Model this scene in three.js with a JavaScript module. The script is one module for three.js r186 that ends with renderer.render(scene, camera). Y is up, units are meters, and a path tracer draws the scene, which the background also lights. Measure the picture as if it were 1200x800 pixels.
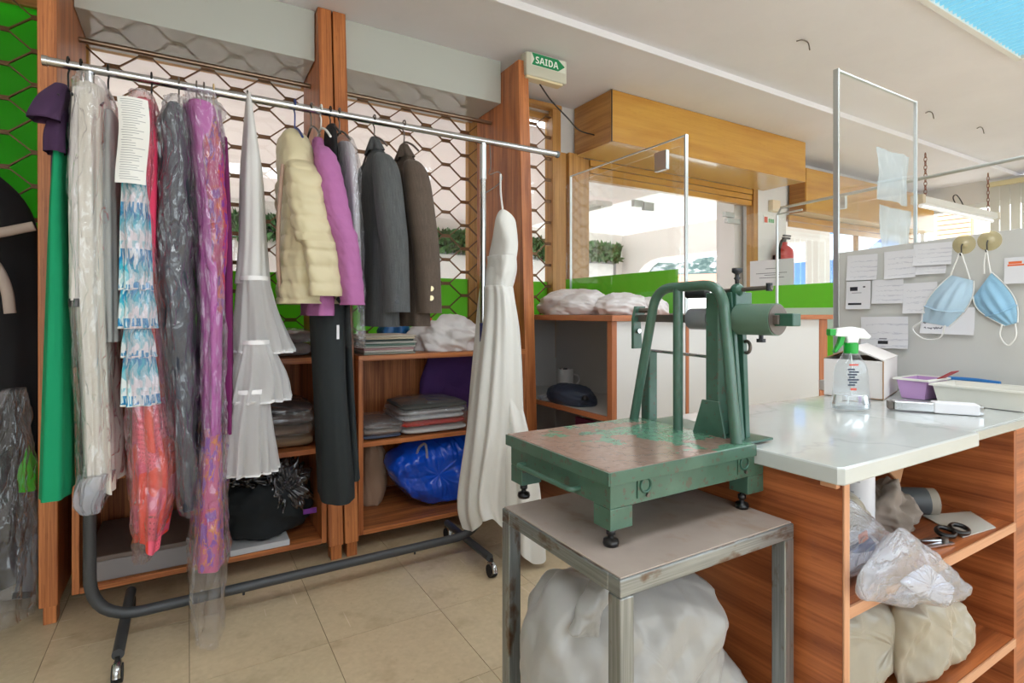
import * as THREE from 'three';
import { RoundedBoxGeometry } from 'three/addons/geometries/RoundedBoxGeometry.js';
import { mergeGeometries, mergeVertices } from 'three/addons/utils/BufferGeometryUtils.js';
import { RectAreaLightUniformsLib } from 'three/addons/lights/RectAreaLightUniformsLib.js';

// ---------------------------------------------------------------- camera, sky, sun, lamps, exposure
const scene = new THREE.Scene();
const renderer = new THREE.WebGLRenderer({ antialias: true });
renderer.toneMapping = THREE.LinearToneMapping;
renderer.toneMappingExposure = 1.1;
renderer.shadowMap.enabled = true;
RectAreaLightUniformsLib.init();

const camera = new THREE.PerspectiveCamera(2 * Math.atan(400 / 638) * 180 / Math.PI, 1.5, 0.05, 600);
camera.position.set(0, 1.25, 0);
camera.rotation.set(0, -Math.atan(380 / 638), 0);
camera.setViewOffset(1200, 800, 0, 33, 1200, 800);
camera.updateProjectionMatrix();

scene.background = new THREE.Color().setRGB(3.7, 3.95, 4.35);
const sun = new THREE.DirectionalLight(0xfffaf4, 5);
sun.position.set(14, 30, 26); sun.target.position.set(6, 0, -10);
sun.castShadow = true;
Object.assign(sun.shadow.camera, { left: -60, right: 60, top: 60, bottom: -60, near: 1, far: 160 });
scene.add(sun, sun.target);
// ceiling troffers: [x0, x1, z0, z1]; the first shows in the frame, the second throws the thin shadow of the rack's bar
const TROFFERS = [[2.35, 4.8, -1.4, -0.8], [-0.7, 1.75, -0.45, 0.15]];
const LAMP = [6.4, 6.7, 7.1];

// ---------------------------------------------------------------- helpers
const V = (x, y, z) => new THREE.Vector3(x, y, z);
function rng(seed) { let a = seed >>> 0; return () => { a = (a + 0x6d2b79f5) >>> 0; let t = Math.imul(a ^ (a >>> 15), 1 | a); t = (t + Math.imul(t ^ (t >>> 7), 61 | t)) ^ t; return ((t ^ (t >>> 14)) >>> 0) / 4294967296; }; }
const hash3 = (x, y, z) => { let h = Math.imul(x, 374761393) ^ Math.imul(y, 668265263) ^ Math.imul(z, 2147483647 - 98765); h = Math.imul(h ^ (h >>> 13), 1274126177); return ((h ^ (h >>> 16)) >>> 0) / 4294967296; };
const sm = t => t * t * (3 - 2 * t);
function noise3(x, y, z) {
  const xi = Math.floor(x), yi = Math.floor(y), zi = Math.floor(z), u = sm(x - xi), v = sm(y - yi), w = sm(z - zi);
  const L = (a, b, t) => a + (b - a) * t, h = (i, j, k) => hash3(xi + i, yi + j, zi + k);
  return L(L(L(h(0, 0, 0), h(1, 0, 0), u), L(h(0, 1, 0), h(1, 1, 0), u), v), L(L(h(0, 0, 1), h(1, 0, 1), u), L(h(0, 1, 1), h(1, 1, 1), u), v), w) * 2 - 1;
}
const fbm3 = (x, y, z, o = 3) => { let s = 0, a = 0.5; for (let i = 0; i < o; i++) { s += a * noise3(x, y, z); x *= 2.03; y *= 2.03; z *= 2.03; a *= 0.5; } return s; };
const ridge3 = (x, y, z, o = 3) => { let s = 0, a = 0.5; for (let i = 0; i < o; i++) { s += a * (1 - Math.abs(noise3(x, y, z)) * 2); x *= 2.1; y *= 2.1; z *= 2.1; a *= 0.5; } return s; };
// tileable 2D noise with integer period
function tn(x, y, px, py, s = 0) {
  const xi = Math.floor(x), yi = Math.floor(y), u = sm(x - xi), v = sm(y - yi), m = (a, n) => ((a % n) + n) % n;
  const h = (i, j) => hash3(m(xi + i, px), m(yi + j, py), s);
  const a = h(0, 0) + (h(1, 0) - h(0, 0)) * u, b = h(0, 1) + (h(1, 1) - h(0, 1)) * u;
  return a + (b - a) * v;
}
const tf = (u, v, fx, fy, s, o = 4) => { let t = 0, a = 0.5, n = 0; for (let i = 0; i < o; i++) { t += a * tn(u * fx, v * fy, fx, fy, s + i); n += a; a *= 0.55; fx *= 2; fy *= 2; } return t / n; };
function tex(w, h, fn, srgb = true, sizeU = 1, sizeV = 1) {
  const d = new Uint8Array(w * h * 4);
  for (let j = 0; j < h; j++) for (let i = 0; i < w; i++) {
    const c = fn(i / w, j / h), k = (j * w + i) * 4;
    for (let n = 0; n < 3; n++) d[k + n] = Math.max(0, Math.min(255, Array.isArray(c) ? c[n] : c));
    d[k + 3] = 255;
  }
  const t = new THREE.DataTexture(d, w, h, THREE.RGBAFormat);
  t.wrapS = t.wrapT = THREE.RepeatWrapping; t.magFilter = THREE.LinearFilter; t.minFilter = THREE.LinearFilter;
  if (srgb) t.colorSpace = THREE.SRGBColorSpace;
  t.repeat.set(1 / sizeU, 1 / sizeV); t.needsUpdate = true;
  return t;
}
const mixc = (a, b, t) => a.map((v, i) => v + (b[i] - v) * t);
const std = (o) => new THREE.MeshStandardMaterial(o);
const phys = (o) => new THREE.MeshPhysicalMaterial(o);
const C = (r, g, b) => new THREE.Color(`rgb(${r},${g},${b})`);

// names, things, parts
const taken = new Map();
function numbered(n) { const k = taken.get(n) || 0; taken.set(n, k + 1); return k ? `${n}_${String(k).padStart(3, '0')}` : n; }
function shade(o) { o.castShadow = true; o.receiveShadow = true; return o; }
function part(name, geo, mat, parent) { const m = shade(new THREE.Mesh(geo, mat)); m.name = name; parent.add(m); return m; }
const GROUPS = { clothes_hanger: 'hangers on the rack rail', garment_cover: 'clear plastic garment covers', note: 'notes on the board', folded_clothes: 'folded clothes on the wardrobe shelves', ceiling_hook: 'hooks in the ceiling', plastic_bag: 'plastic bags on the counter shelves', laundry_bag: 'white laundry bags on the reception counter', face_mask: 'face masks on the board', suction_hook: 'suction hooks on the board', suit_jacket: 'suit jackets on the rack', wardrobe_unit: 'wardrobe units', plastic_pouch: 'blue pouches on the clear screen', house: 'houses on the slope', ceiling_light: 'ceiling lights', clear_screen: 'clear screens' };
function thing(name, label, category, group = GROUPS[name]) {
  const g = new THREE.Group(); g.name = numbered(name); g.userData = { label, category }; if (group) g.userData.group = group; scene.add(g); return g;
}
function single(name, geo, mat, label, category, group = GROUPS[name]) {
  const m = shade(new THREE.Mesh(geo, mat)); m.name = numbered(name); m.userData = { label, category }; if (group) m.userData.group = group; scene.add(m); return m;
}
function struct(name, geo, mat) { const m = geo ? shade(new THREE.Mesh(geo, mat)) : new THREE.Group(); m.name = name; m.userData = { kind: 'structure' }; scene.add(m); return m; }

// geometry: uv in metres by the way a face points; grain runs along v on the given axis
function uvm(geo, grain = 'y', off = 0) {
  const g = geo.index ? geo.toNonIndexed() : geo; if (!g.attributes.normal) g.computeVertexNormals();
  const p = g.attributes.position, n = g.attributes.normal, uv = new Float32Array(p.count * 2), ax = 'xyz'.indexOf(grain);
  for (let i = 0; i < p.count; i += 3) {
    const s = [0, 0, 0];
    for (let k = 0; k < 3; k++) { s[0] += n.getX(i + k); s[1] += n.getY(i + k); s[2] += n.getZ(i + k); }
    const a = s.map(Math.abs), m = a.indexOf(Math.max(...a));
    let q = [0, 1, 2].filter(v => v !== m); if (q[0] === ax) q = [q[1], q[0]];
    for (let k = 0; k < 3; k++) { const c = [p.getX(i + k), p.getY(i + k), p.getZ(i + k)]; uv[(i + k) * 2] = c[q[0]] + off * 0.37; uv[(i + k) * 2 + 1] = c[q[1]] + off; }
  }
  g.setAttribute('uv', new THREE.BufferAttribute(uv, 2));
  return g;
}
let offs = 0;
function bx(x0, x1, y0, y1, z0, z1, r = 0, grain = 'y') {
  const w = Math.abs(x1 - x0), h = Math.abs(y1 - y0), d = Math.abs(z1 - z0);
  const g = r > 0 ? new RoundedBoxGeometry(w, h, d, 2, Math.min(r, w / 2.01, h / 2.01, d / 2.01)) : new THREE.BoxGeometry(w, h, d);
  g.translate((x0 + x1) / 2, (y0 + y1) / 2, (z0 + z1) / 2);
  return uvm(g, grain, (offs += 0.731) % 5);
}
const shp = pts => { const s = new THREE.Shape(); pts.forEach((q, i) => i ? s.lineTo(q[0], q[1]) : s.moveTo(q[0], q[1])); return s; };
const ext = (s, d, b = 0) => new THREE.ExtrudeGeometry(s, { depth: Math.max(d - 2 * b, 0.0005), bevelEnabled: b > 0, bevelSize: b, bevelThickness: b, bevelOffset: -b, bevelSegments: 2, curveSegments: 12 }).translate(0, 0, b);
const prZY = (pts, x0, x1, b = 0, grain = 'y') => uvm(ext(shp(pts), x1 - x0, b).rotateY(-Math.PI / 2).translate(x1, 0, 0), grain, (offs += 0.731) % 5);
const prXY = (pts, z0, z1, b = 0, grain = 'y') => uvm(ext(shp(pts), z1 - z0, b).translate(0, 0, z0), grain, (offs += 0.731) % 5);
const prXZ = (pts, y0, y1, b = 0, grain = 'x') => uvm(ext(shp(pts), y1 - y0, b).rotateX(Math.PI / 2).translate(0, y1, 0), grain, (offs += 0.731) % 5);
function path(pts, r = 0) { // straight runs with rounded corners
  const v = pts.map(q => V(...q)), c = new THREE.CurvePath(); let from = v[0];
  for (let i = 1; i < v.length - 1; i++) {
    const a = v[i].clone().sub(v[i - 1]), b = v[i + 1].clone().sub(v[i]), k = Math.min(r, a.length() / 2, b.length() / 2);
    const p = v[i].clone().addScaledVector(a.normalize(), -k), q = v[i].clone().addScaledVector(b.normalize(), k);
    if (from.distanceTo(p) > 1e-5) c.add(new THREE.LineCurve3(from, p));
    c.add(new THREE.QuadraticBezierCurve3(p, v[i], q)); from = q;
  }
  c.add(new THREE.LineCurve3(from, v[v.length - 1]));
  return c;
}
function caps(curve, r, rad) {
  return [0, 1].map(t => { const p = curve.getPointAt(t), d = curve.getTangentAt(t).multiplyScalar(t ? 1 : -1); const g = new THREE.CircleGeometry(r, rad); g.applyQuaternion(new THREE.Quaternion().setFromUnitVectors(V(0, 0, 1), d)); return g.translate(p.x, p.y, p.z); });
}
function tube(curve, r, n = 40, rad = 12, cap = true) {
  const t = new THREE.TubeGeometry(curve, n, r, rad, false);
  return cap ? mergeGeometries([t, ...caps(curve, r, rad)]) : t;
}
const bar = (a, b, r, rad = 14) => tube(path([a, b]), r, 1, rad);
const spline = (pts, r, n = 40, rad = 8) => tube(new THREE.CatmullRomCurve3(pts.map(q => V(...q))), r, n, rad);
const lathe = (pr, x, y, z, seg = 28) => new THREE.LatheGeometry(pr.map(q => new THREE.Vector2(q[0], q[1])), seg).translate(x, y, z);
const merge = l => mergeGeometries(l.map(g => { const h = g.index ? g.toNonIndexed() : g; for (const k of Object.keys(h.attributes)) if (!['position', 'normal', 'uv'].includes(k)) h.deleteAttribute(k); if (!h.attributes.uv) h.setAttribute('uv', new THREE.BufferAttribute(new Float32Array(h.attributes.position.count * 2), 2)); return h; }));
const around = (g, ax, a, x, y, z) => g.translate(-x, -y, -z).applyMatrix4(new THREE.Matrix4().makeRotationAxis(V(...ax), a)).translate(x, y, z);

// grid surface: fn(u, v) -> [x, y, z]; closed joins u = 0 and u = 1
function grid(nu, nv, fn, closed = false, uvf = null) {
  const pos = [], uv = [], idx = [];
  for (let j = 0; j <= nv; j++) for (let i = 0; i <= nu; i++) { const u = i / nu, v = j / nv; pos.push(...fn(u, v)); uv.push(...(uvf ? uvf(u, v) : [u, v])); }
  for (let j = 0; j < nv; j++) for (let i = 0; i < nu; i++) { const a = j * (nu + 1) + i, b = a + 1, c = a + nu + 1, d = c + 1; idx.push(a, c, b, b, c, d); }
  const g = new THREE.BufferGeometry();
  g.setAttribute('position', new THREE.Float32BufferAttribute(pos, 3)); g.setAttribute('uv', new THREE.Float32BufferAttribute(uv, 2)); g.setIndex(idx); g.computeVertexNormals();
  if (closed) {
    const n = g.attributes.normal;
    for (let j = 0; j <= nv; j++) { const a = j * (nu + 1), b = a + nu, s = V(n.getX(a) + n.getX(b), n.getY(a) + n.getY(b), n.getZ(a) + n.getZ(b)).normalize(); n.setXYZ(a, s.x, s.y, s.z); n.setXYZ(b, s.x, s.y, s.z); }
  }
  return g;
}
// hanging cloth: rows of [y, centre x, centre z, half thickness in x, half width in z], top first
function rowsAt(rows, t) {
  const n = rows.length - 1, f = Math.min(t * n, n - 1e-6), i = Math.floor(f), u = f - i, at = k => rows[Math.max(0, Math.min(n, k))];
  return rows[0].map((_, k) => { const a = at(i - 1)[k], b = at(i)[k], c = at(i + 1)[k], d = at(i + 2)[k]; const m0 = (c - a) / 2, m1 = (d - b) / 2, u2 = u * u, u3 = u2 * u; return (2 * u3 - 3 * u2 + 1) * b + (u3 - 2 * u2 + u) * m0 + (-2 * u3 + 3 * u2) * c + (u3 - u2) * m1; });
}
function loft(rows, o = {}) {
  const { seg = 72, ny = 70, folds = [[7, 0.006, 0]], grow = v => v, bump = 0, bf = 30, top = 0.02, bottom = 0, power = 0.75, seed = 0, quilt = 0, quiltStep = 0.07, ridge = 0, wave = 0, even = false } = o;
  // spread v evenly over height
  const y0 = rows[0][0], y1 = rows[rows.length - 1][0], tOf = v => { const y = y0 + (y1 - y0) * v; let i = 0; while (i < rows.length - 2 && rows[i + 1][0] > y) i++; return (i + (y - rows[i][0]) / (rows[i + 1][0] - rows[i][0])) / (rows.length - 1); };
  const sp = (c, e) => Math.sign(c) * Math.pow(Math.abs(c), e);
  return grid(seg, ny, (u, v) => {
    const r = rowsAt(rows, tOf(v)), th = u * Math.PI * 2; let [y, cx, cz, a, b] = r; a = Math.max(a, 0.004); b = Math.max(b, 0.004);
    let f = 0; for (const [n, am, ph] of folds) f += am * Math.sin(n * th + ph + 1.3 * Math.sin(v * 3 + ph));
    f *= grow(v);
    let k = 1; if (top && v < top) k = Math.sqrt(Math.max(0, 1 - (1 - v / top) ** 2)); if (bottom && v > 1 - bottom) k = Math.sqrt(Math.max(0, 1 - (1 - (1 - v) / bottom) ** 2));
    const ex = Math.cos(th), ez = Math.sin(th);
    if (bump) f += bump * fbm3(ex * a * bf + seed, y * bf * 0.6, ez * b * bf + seed * 2, 3);
    if (ridge) f += ridge * folds3(ex * a * 2.2 + 0.3 * ez, y * 0.55, ez * b * 2.2, seed + 1, 6, 7);
    if (quilt) f += quilt * (Math.sqrt(Math.abs(Math.sin(Math.PI * (y / quiltStep + 0.25 * ez)))) - 0.6);
    return [cx + (sp(ex, power) * a + ex * f) * k, y + (wave && v > 0.6 ? wave * (v - 0.6) * 2.5 * Math.sin(th * 3 + seed) : 0), cz + (sp(ez, power) * b + ez * f) * k];
  }, true, (u, v) => [u * 0.9, y0 + (y1 - y0) * v]);
}
// folds with straight creases: triangle waves along random directions
const foldSets = new Map();
function folds3(x, y, z, seed, f0 = 1, n = 7) {
  const key = seed + '/' + f0 + '/' + n;
  if (!foldSets.has(key)) { const r = rng(seed * 977 + 13); foldSets.set(key, Array.from({ length: n }, (_, i) => { const a = r() * 6.283, c = r() * 2 - 1, s = Math.sqrt(1 - c * c), f = f0 * Math.pow(1.33, i) * (0.8 + 0.4 * r()); return [s * Math.cos(a) * f, c * f, s * Math.sin(a) * f, r(), 1 / Math.pow(1.33, i)]; })); }
  let t = 0, w = 0;
  for (const [a, b, c, p, k] of foldSets.get(key)) { const q = a * x + b * y + c * z + p; t += k * Math.abs(q - Math.floor(q) - 0.5) * 2; w += k; }
  return (t / w - 0.5) * 2;
}
// crumpled bag: a lump creased by straight folds, flattened underneath
function lump(cx, y0, cz, rx, h, rz, o = {}) {
  const { seed = 1, amp = 0.16, freq = 3, detail = 40, flat = 0.45, peak = 0, lean = [0, 0], box = null } = o;
  return grid(detail * 2, detail, (u, v) => {
    const th = u * Math.PI * 2, ph = v * Math.PI; let x = Math.sin(ph) * Math.cos(th), y = Math.cos(ph), z = Math.sin(ph) * Math.sin(th);
    const wx = 0.25 * noise3(x * 1.7 + seed, y * 1.7, z * 1.7), wy = 0.25 * noise3(x * 1.7, y * 1.7 + seed, z * 1.7 + 5);
    const k = 1 + amp * 1.5 * folds3(x + wx, y + wy, z - wx, seed, freq * 0.32, 8) + amp * 0.5 * noise3(x * 2.1 + seed * 3, y * 2.1, z * 2.1);
    x *= k; y *= k; z *= k;
    if (peak && y > 0) { const s = 1 - peak * y * y; x *= s; z *= s; }
    const yy = Math.max(y, -flat), t = (yy + flat) / (1 + flat);
    let X = cx + x * rx + lean[0] * t * t, Z = cz + z * rz + lean[1] * t * t;
    if (box) { X = Math.max(box[0], Math.min(box[1], X)); Z = Math.max(box[2], Math.min(box[3], Z)); }
    return [X, y0 + t * h, Z];
  }, true, (u, v) => [u, v]);
}

// bag or bundle with an uneven outline [[x, y], ...] seen along z, real depth 2 * thick, creased
function pillow(pts, zc, thick, o = {}) {
  const { seed = 1, amp = 0.02, freq = 5, nu = 120, nv = 44, sharp = 0.55, box = null } = o;
  const n = pts.length, cx = pts.reduce((s, q) => s + q[0], 0) / n, cy = pts.reduce((s, q) => s + q[1], 0) / n;
  const lens = pts.map((q, i) => Math.hypot(pts[(i + 1) % n][0] - q[0], pts[(i + 1) % n][1] - q[1])), tot = lens.reduce((a, b) => a + b, 0);
  const at = u => { let d = u * tot, i = 0; while (i < n - 1 && d > lens[i]) d -= lens[i++]; const t = Math.min(1, d / lens[i]), a = pts[i], b = pts[(i + 1) % n]; return [a[0] + (b[0] - a[0]) * t, a[1] + (b[1] - a[1]) * t]; };
  const soft = u => { let x = 0, y = 0; for (let k = -2; k <= 2; k++) { const q = at((u + k * 0.008 + 1) % 1); x += q[0]; y += q[1]; } return [x / 5, y / 5]; };
  return grid(nu, nv, (u, v) => {
    const b = soft(u % 1), r = Math.pow(Math.sin(v * Math.PI), sharp), c = Math.cos(v * Math.PI);
    let x = cx + (b[0] - cx) * r, y = cy + (b[1] - cy) * r, z = zc + thick * c;
    const f = amp * folds3(x, y * 0.9, z, seed, freq, 8) + amp * 0.5 * noise3(x * freq + seed, y * freq, z * freq);
    z += f * Math.sign(c) * Math.min(1, Math.abs(c) * 2); x += f * 0.35 * r * (b[0] > cx ? 1 : -1); y += f * 0.3 * (1 - r);
    if (box) { x = Math.max(box[0], Math.min(box[1], x)); y = Math.max(box[2], y); }
    return [x, y, z];
  }, true, (u, v) => [u, v]);
}
// ---------------------------------------------------------------- materials
function woodTex(light, dark, su, sv, seed, arch = 5, streak = 0.5) {
  return tex(512, 1024, (u, v) => {
    const warp = tf(u, v, 3, 2, seed, 3) * 1.6, g = Math.sin((u * arch + warp) * Math.PI * 2) * 0.5 + 0.5;
    const fine = tf(u, v, 90, 5, seed + 9, 3), med = tf(u, v, 22, 2, seed + 20, 3), pore = tn(u * 170, v * 26, 170, 26, seed + 40) > 0.8 ? 0.16 : 0;
    const t = Math.min(1, Math.max(0, 0.34 * Math.pow(g, 2.2) + streak * (fine - 0.36) * 1.0 + 0.55 * (med - 0.32) + pore));
    return mixc(light, dark, t);
  }, true, su, sv);
}
const woodRough = tex(256, 256, (u, v) => 118 + 60 * tf(u, v, 60, 4, 77, 3), false, 0.5, 1);
const M = {};
M.closet = std({ map: woodTex([210, 134, 78], [128, 64, 30], 0.42, 1.3, 3, 3, 0.85), roughness: 0.42, bumpMap: woodRough, bumpScale: 0.0004 });
M.panel = std({ map: woodTex([190, 112, 64], [118, 58, 28], 0.5, 1.3, 23, 6, 0.8), roughness: 0.38, bumpMap: woodRough, bumpScale: 0.0004 });
M.edge = std({ map: woodTex([214, 160, 122], [186, 128, 92], 0.3, 1, 33, 2, 0.4), roughness: 0.45 });
M.trim = std({ map: woodTex([190, 118, 76], [150, 84, 48], 0.3, 1, 43, 3, 0.4), roughness: 0.4 });
M.yellow = phys({ map: woodTex([212, 160, 70], [184, 126, 46], 0.8, 1.6, 53, 2, 0.25), roughness: 0.3, clearcoat: 0.5, clearcoatRoughness: 0.12 });
M.frame = std({ map: woodTex([200, 150, 84], [150, 100, 48], 0.3, 1.1, 63, 3, 0.4), roughness: 0.4 });
M.white = std({ color: C(230, 228, 226), roughness: 0.85, bumpMap: tex(256, 256, (u, v) => 128 + 60 * (tf(u, v, 24, 24, 5, 4) - 0.5), false, 1.5, 1.5), bumpScale: 0.002 });
M.ceiling = std({ map: tex(256, 256, (u, v) => { const k = (tf(u, v, 6, 6, 8, 4) - 0.5) * 8; return [243 + k, 242 + k, 248 + k]; }, true, 2.5, 2.5), roughness: 0.8 });
M.soffit = phys({ color: C(196, 200, 194), roughness: 0.06, ior: 1.8 });
M.laminate = phys({ color: C(212, 210, 206), roughness: 0.35, clearcoat: 0.2, clearcoatRoughness: 0.2 });
M.board = std({ color: C(206, 206, 202), roughness: 0.42 });
M.tile = [0, 1, 2].map(s => std({ map: tex(512, 512, (u, v) => { const a = tf(u, v, 5, 5, 100 + s, 5), b = tf(u, v, 60, 60, 130 + s, 2), sp = tn(u * 110, v * 110, 110, 110, 160 + s) > 0.972 ? 20 : 0, st = Math.max(0, tf(u, v, 9, 9, 190 + s, 4) - 0.62) * 60; const k = (a - 0.5) * 14 + (b - 0.5) * 12 - sp - st; return [208 + k + s, 189 + k, 156 + k * 0.9]; }, true, 0.9, 0.9), roughness: 0.42, roughnessMap: woodRough, bumpMap: tex(128, 128, (u, v) => 128 + 50 * (tf(u, v, 30, 30, 15, 3) - 0.5), false, 0.3, 0.3), bumpScale: 0.0006 }));
M.joint = std({ color: C(112, 98, 74), roughness: 0.9 });
M.marble = phys({ map: tex(512, 512, (u, v) => { const w = tf(u, v, 4, 4, 210, 5), vein = Math.pow(1 - Math.abs(Math.sin((u * 2 + w * 2.2) * Math.PI)), 9), k = (tf(u, v, 14, 3, 220, 3) - 0.5) * 12 - vein * 16; return [194 + k, 199 + k, 197 + k]; }, true, 1.3, 0.9), roughness: 0.16, clearcoat: 0.4, clearcoatRoughness: 0.05 });
M.chrome = std({ color: C(196, 198, 200), roughness: 0.2, metalness: 1 });
M.bronzeRod = std({ color: C(150, 128, 108), roughness: 0.3, metalness: 0.85 });
M.steelDark = std({ color: C(74, 76, 78), roughness: 0.5, metalness: 0.35 });
M.steelRaw = std({ map: tex(256, 512, (u, v) => { const r = Math.max(0, tf(u, v, 4, 8, 310, 5) - 0.58) * 4.5, k = (tf(u, v, 50, 4, 320, 3) - 0.5) * 46; return mixc([142 + k, 146 + k, 146 + k], [92, 62, 44], Math.min(1, r)); }, true, 0.12, 0.5), roughness: 0.38, metalness: 0.7 });
M.alu = std({ color: C(206, 212, 212), roughness: 0.32, metalness: 0.8 });
M.black = std({ color: C(26, 26, 27), roughness: 0.6 });
M.blackGloss = std({ color: C(18, 18, 20), roughness: 0.28 });
M.rubber = std({ color: C(30, 30, 30), roughness: 0.75 });
M.plasticWhite = std({ color: C(236, 236, 232), roughness: 0.35 });
M.paper = std({ color: C(232, 231, 234), roughness: 0.85, side: THREE.DoubleSide });
M.glass = phys({ color: C(252, 254, 253), roughness: 0.02, transmission: 1, thickness: 0, ior: 1.5 });
M.acrylic = phys({ color: C(253, 254, 254), roughness: 0.03, transmission: 1, thickness: 0, ior: 1.48 });
M.filmGreen = phys({ color: C(70, 196, 20), roughness: 0.9, transmission: 0.55, thickness: 0, side: THREE.DoubleSide });
M.green = std({ color: C(66, 190, 26), roughness: 0.6 });
M.greenFilm2 = phys({ color: C(138, 230, 58), roughness: 0.85, transmission: 0.4, thickness: 0, side: THREE.DoubleSide });
M.lattice = std({ color: C(118, 84, 52), roughness: 0.45, metalness: 0.3 });
const wr = tex(512, 512, (u, v) => { const w = tf(u, v, 4, 3, 400, 4) * 1.2; return 255 * Math.pow(1 - Math.abs(Math.sin((u * 5 + w * 3 + v * 1.5) * Math.PI)), 4) * (0.4 + 0.6 * tn(u * 9, v * 5, 9, 5, 411)) + 70 * tf(u, v, 16, 10, 420, 3); }, false, 0.35, 0.5);
M.film = phys({ color: C(248, 248, 250), roughness: 0.06, transmission: 0.93, thickness: 0, ior: 1.6, side: THREE.DoubleSide, bumpMap: wr, bumpScale: 0.011 });
M.filmPink = phys({ color: C(248, 238, 241), roughness: 0.06, transmission: 0.92, thickness: 0, ior: 1.6, side: THREE.DoubleSide, bumpMap: wr, bumpScale: 0.011 });
M.bagClear = phys({ color: C(232, 234, 240), roughness: 0.1, transmission: 0.74, thickness: 0, ior: 1.5, side: THREE.DoubleSide, bumpMap: wr, bumpScale: 0.004 });
M.bagMilky = phys({ color: C(190, 189, 186), roughness: 0.4, transmission: 0.3, thickness: 0, side: THREE.DoubleSide });
M.bagCream = phys({ color: C(204, 196, 176), roughness: 0.3, transmission: 0.4, thickness: 0, side: THREE.DoubleSide });
M.bagWhite = phys({ color: C(232, 226, 224), roughness: 0.4, transmission: 0.12, thickness: 0, side: THREE.DoubleSide });
const weave = tex(128, 128, (u, v) => 128 + 50 * Math.sin(u * Math.PI * 64) * Math.sin(v * Math.PI * 64) + 60 * (tf(u, v, 40, 40, 500, 2) - 0.5), false, 0.06, 0.06);
const cloth = (r, g, b, o = {}) => phys({ color: C(r, g, b), roughness: 0.88, sheen: 0.3, sheenRoughness: 0.6, sheenColor: C(r, g, b), side: THREE.DoubleSide, bumpMap: weave, bumpScale: 0.0006, ...o });
M.greenPaint = phys({ map: tex(512, 512, (u, v) => { const k = (tf(u, v, 6, 6, 600, 4) - 0.5) * 26, chip = tf(u, v, 26, 26, 610, 4) > 0.69 ? 1 : 0; return mixc([68 + k, 103 + k, 87 + k], [88, 76, 62], chip * 0.7); }, true, 0.3, 0.3), roughness: 0.34, clearcoat: 0.25, clearcoatRoughness: 0.2 });
M.greenPale = std({ color: C(96, 122, 106), roughness: 0.4 });
M.greenDark = phys({ color: C(44, 88, 72), roughness: 0.34, clearcoat: 0.25, clearcoatRoughness: 0.2 });
M.iron = std({ color: C(112, 104, 98), roughness: 0.42, metalness: 0.6 });
M.ironDark = std({ color: C(58, 60, 64), roughness: 0.45, metalness: 0.5 });

// ---------------------------------------------------------------- the room
const CEIL = 2.97, LOW = 2.93, WZ = -3.6;
{ // floor of square tiles
  const f = struct('floor', null);
  part('floor_slab', bx(-3.2, 9.6, -0.12, -0.004, -3.75, 3.4, 0, 'x'), M.joint, f);
  const P = 0.455, w = P - 0.0022;
  const geos = Array.from({ length: 6 }, (_, i) => { const g = new THREE.BoxGeometry(w, 0.014, w); const h = uvm(g, i % 2 ? 'z' : 'x', i * 0.23); return h; });
  const r = rng(5);
  for (let i = -6; i < 19; i++) for (let j = -4; j < 6; j++) {
    const x = 0.005 + (i + 0.5) * P, z = -2.13 + (j + 0.5) * P; if (z > 1.0) continue;
    const t = part('floor_tile', geos[Math.floor(r() * 6)], M.tile[Math.floor(r() * 3)], f); t.position.set(x, -0.007, z);
  }
  part('floor_tile', bx(-3.2, 9.6, -0.014, 0, 0.6 + 0.002, 3.3, 0, 'x'), M.tile[0], f).userData.kind = 'stuff';
}
struct('ceiling', merge([
  bx(-3.2, 9.6, CEIL, CEIL + 0.2, -2.565, -1.4), bx(-3.2, 2.35, CEIL, CEIL + 0.2, -1.4, -0.8), bx(4.8, 9.6, CEIL, CEIL + 0.2, -1.4, -0.8), bx(-3.2, 9.6, CEIL, CEIL + 0.2, -0.8, -0.45),
  bx(-3.2, -0.7, CEIL, CEIL + 0.2, -0.45, 0.15), bx(1.75, 9.6, CEIL, CEIL + 0.2, -0.45, 0.15), bx(-3.2, 9.6, CEIL, CEIL + 0.2, 0.15, 3.4),
  bx(-3.2, 9.6, LOW, CEIL + 0.2, -3.75, -2.565)]), M.ceiling);
struct('trim_1', bx(-3.0, 8.68, LOW - 0.006, CEIL, -2.57, -2.552, 0.004, 'x'), M.ceiling);
struct('wall_left', bx(-3.2, -3.0, 0, CEIL, -3.75, 3.4), M.white);
struct('wall_back', merge([bx(-3.2, 9.6, 0, 0.8, 3.2, 3.4), bx(-3.2, 9.6, 2.7, CEIL, 3.2, 3.4), bx(-3.2, -2.4, 0.8, 2.7, 3.2, 3.4), bx(8.6, 9.6, 0.8, 2.7, 3.2, 3.4)]), M.white);
{ // unseen glazing added behind the camera for daylight fill on room and ceiling
  const w = struct('window_6', null);
  part('window_frame', merge([bx(-2.4, 8.6, 0.8, 0.86, 3.26, 3.34, 0, 'x'), bx(-2.4, 8.6, 2.64, 2.7, 3.26, 3.34, 0, 'x'), ...[-2.4, 0.33, 3.07, 5.81, 8.54].map(x => bx(x, x + 0.06, 0.86, 2.64, 3.26, 3.34))]), M.alu, w);
  for (const x of [-2.34, 0.39, 3.13, 5.87]) part('pane', bx(x, x + 2.67, 0.86, 2.64, 3.297, 3.303), M.glass, w);
}
struct('wall_right', merge([bx(8.7, 8.9, 0, 1.0, -3.75, 3.2), bx(8.7, 8.9, 2.66, LOW, -3.75, 3.2), bx(8.7, 8.9, 1.0, 2.66, -1.3, 3.2)]), M.white);
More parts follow.
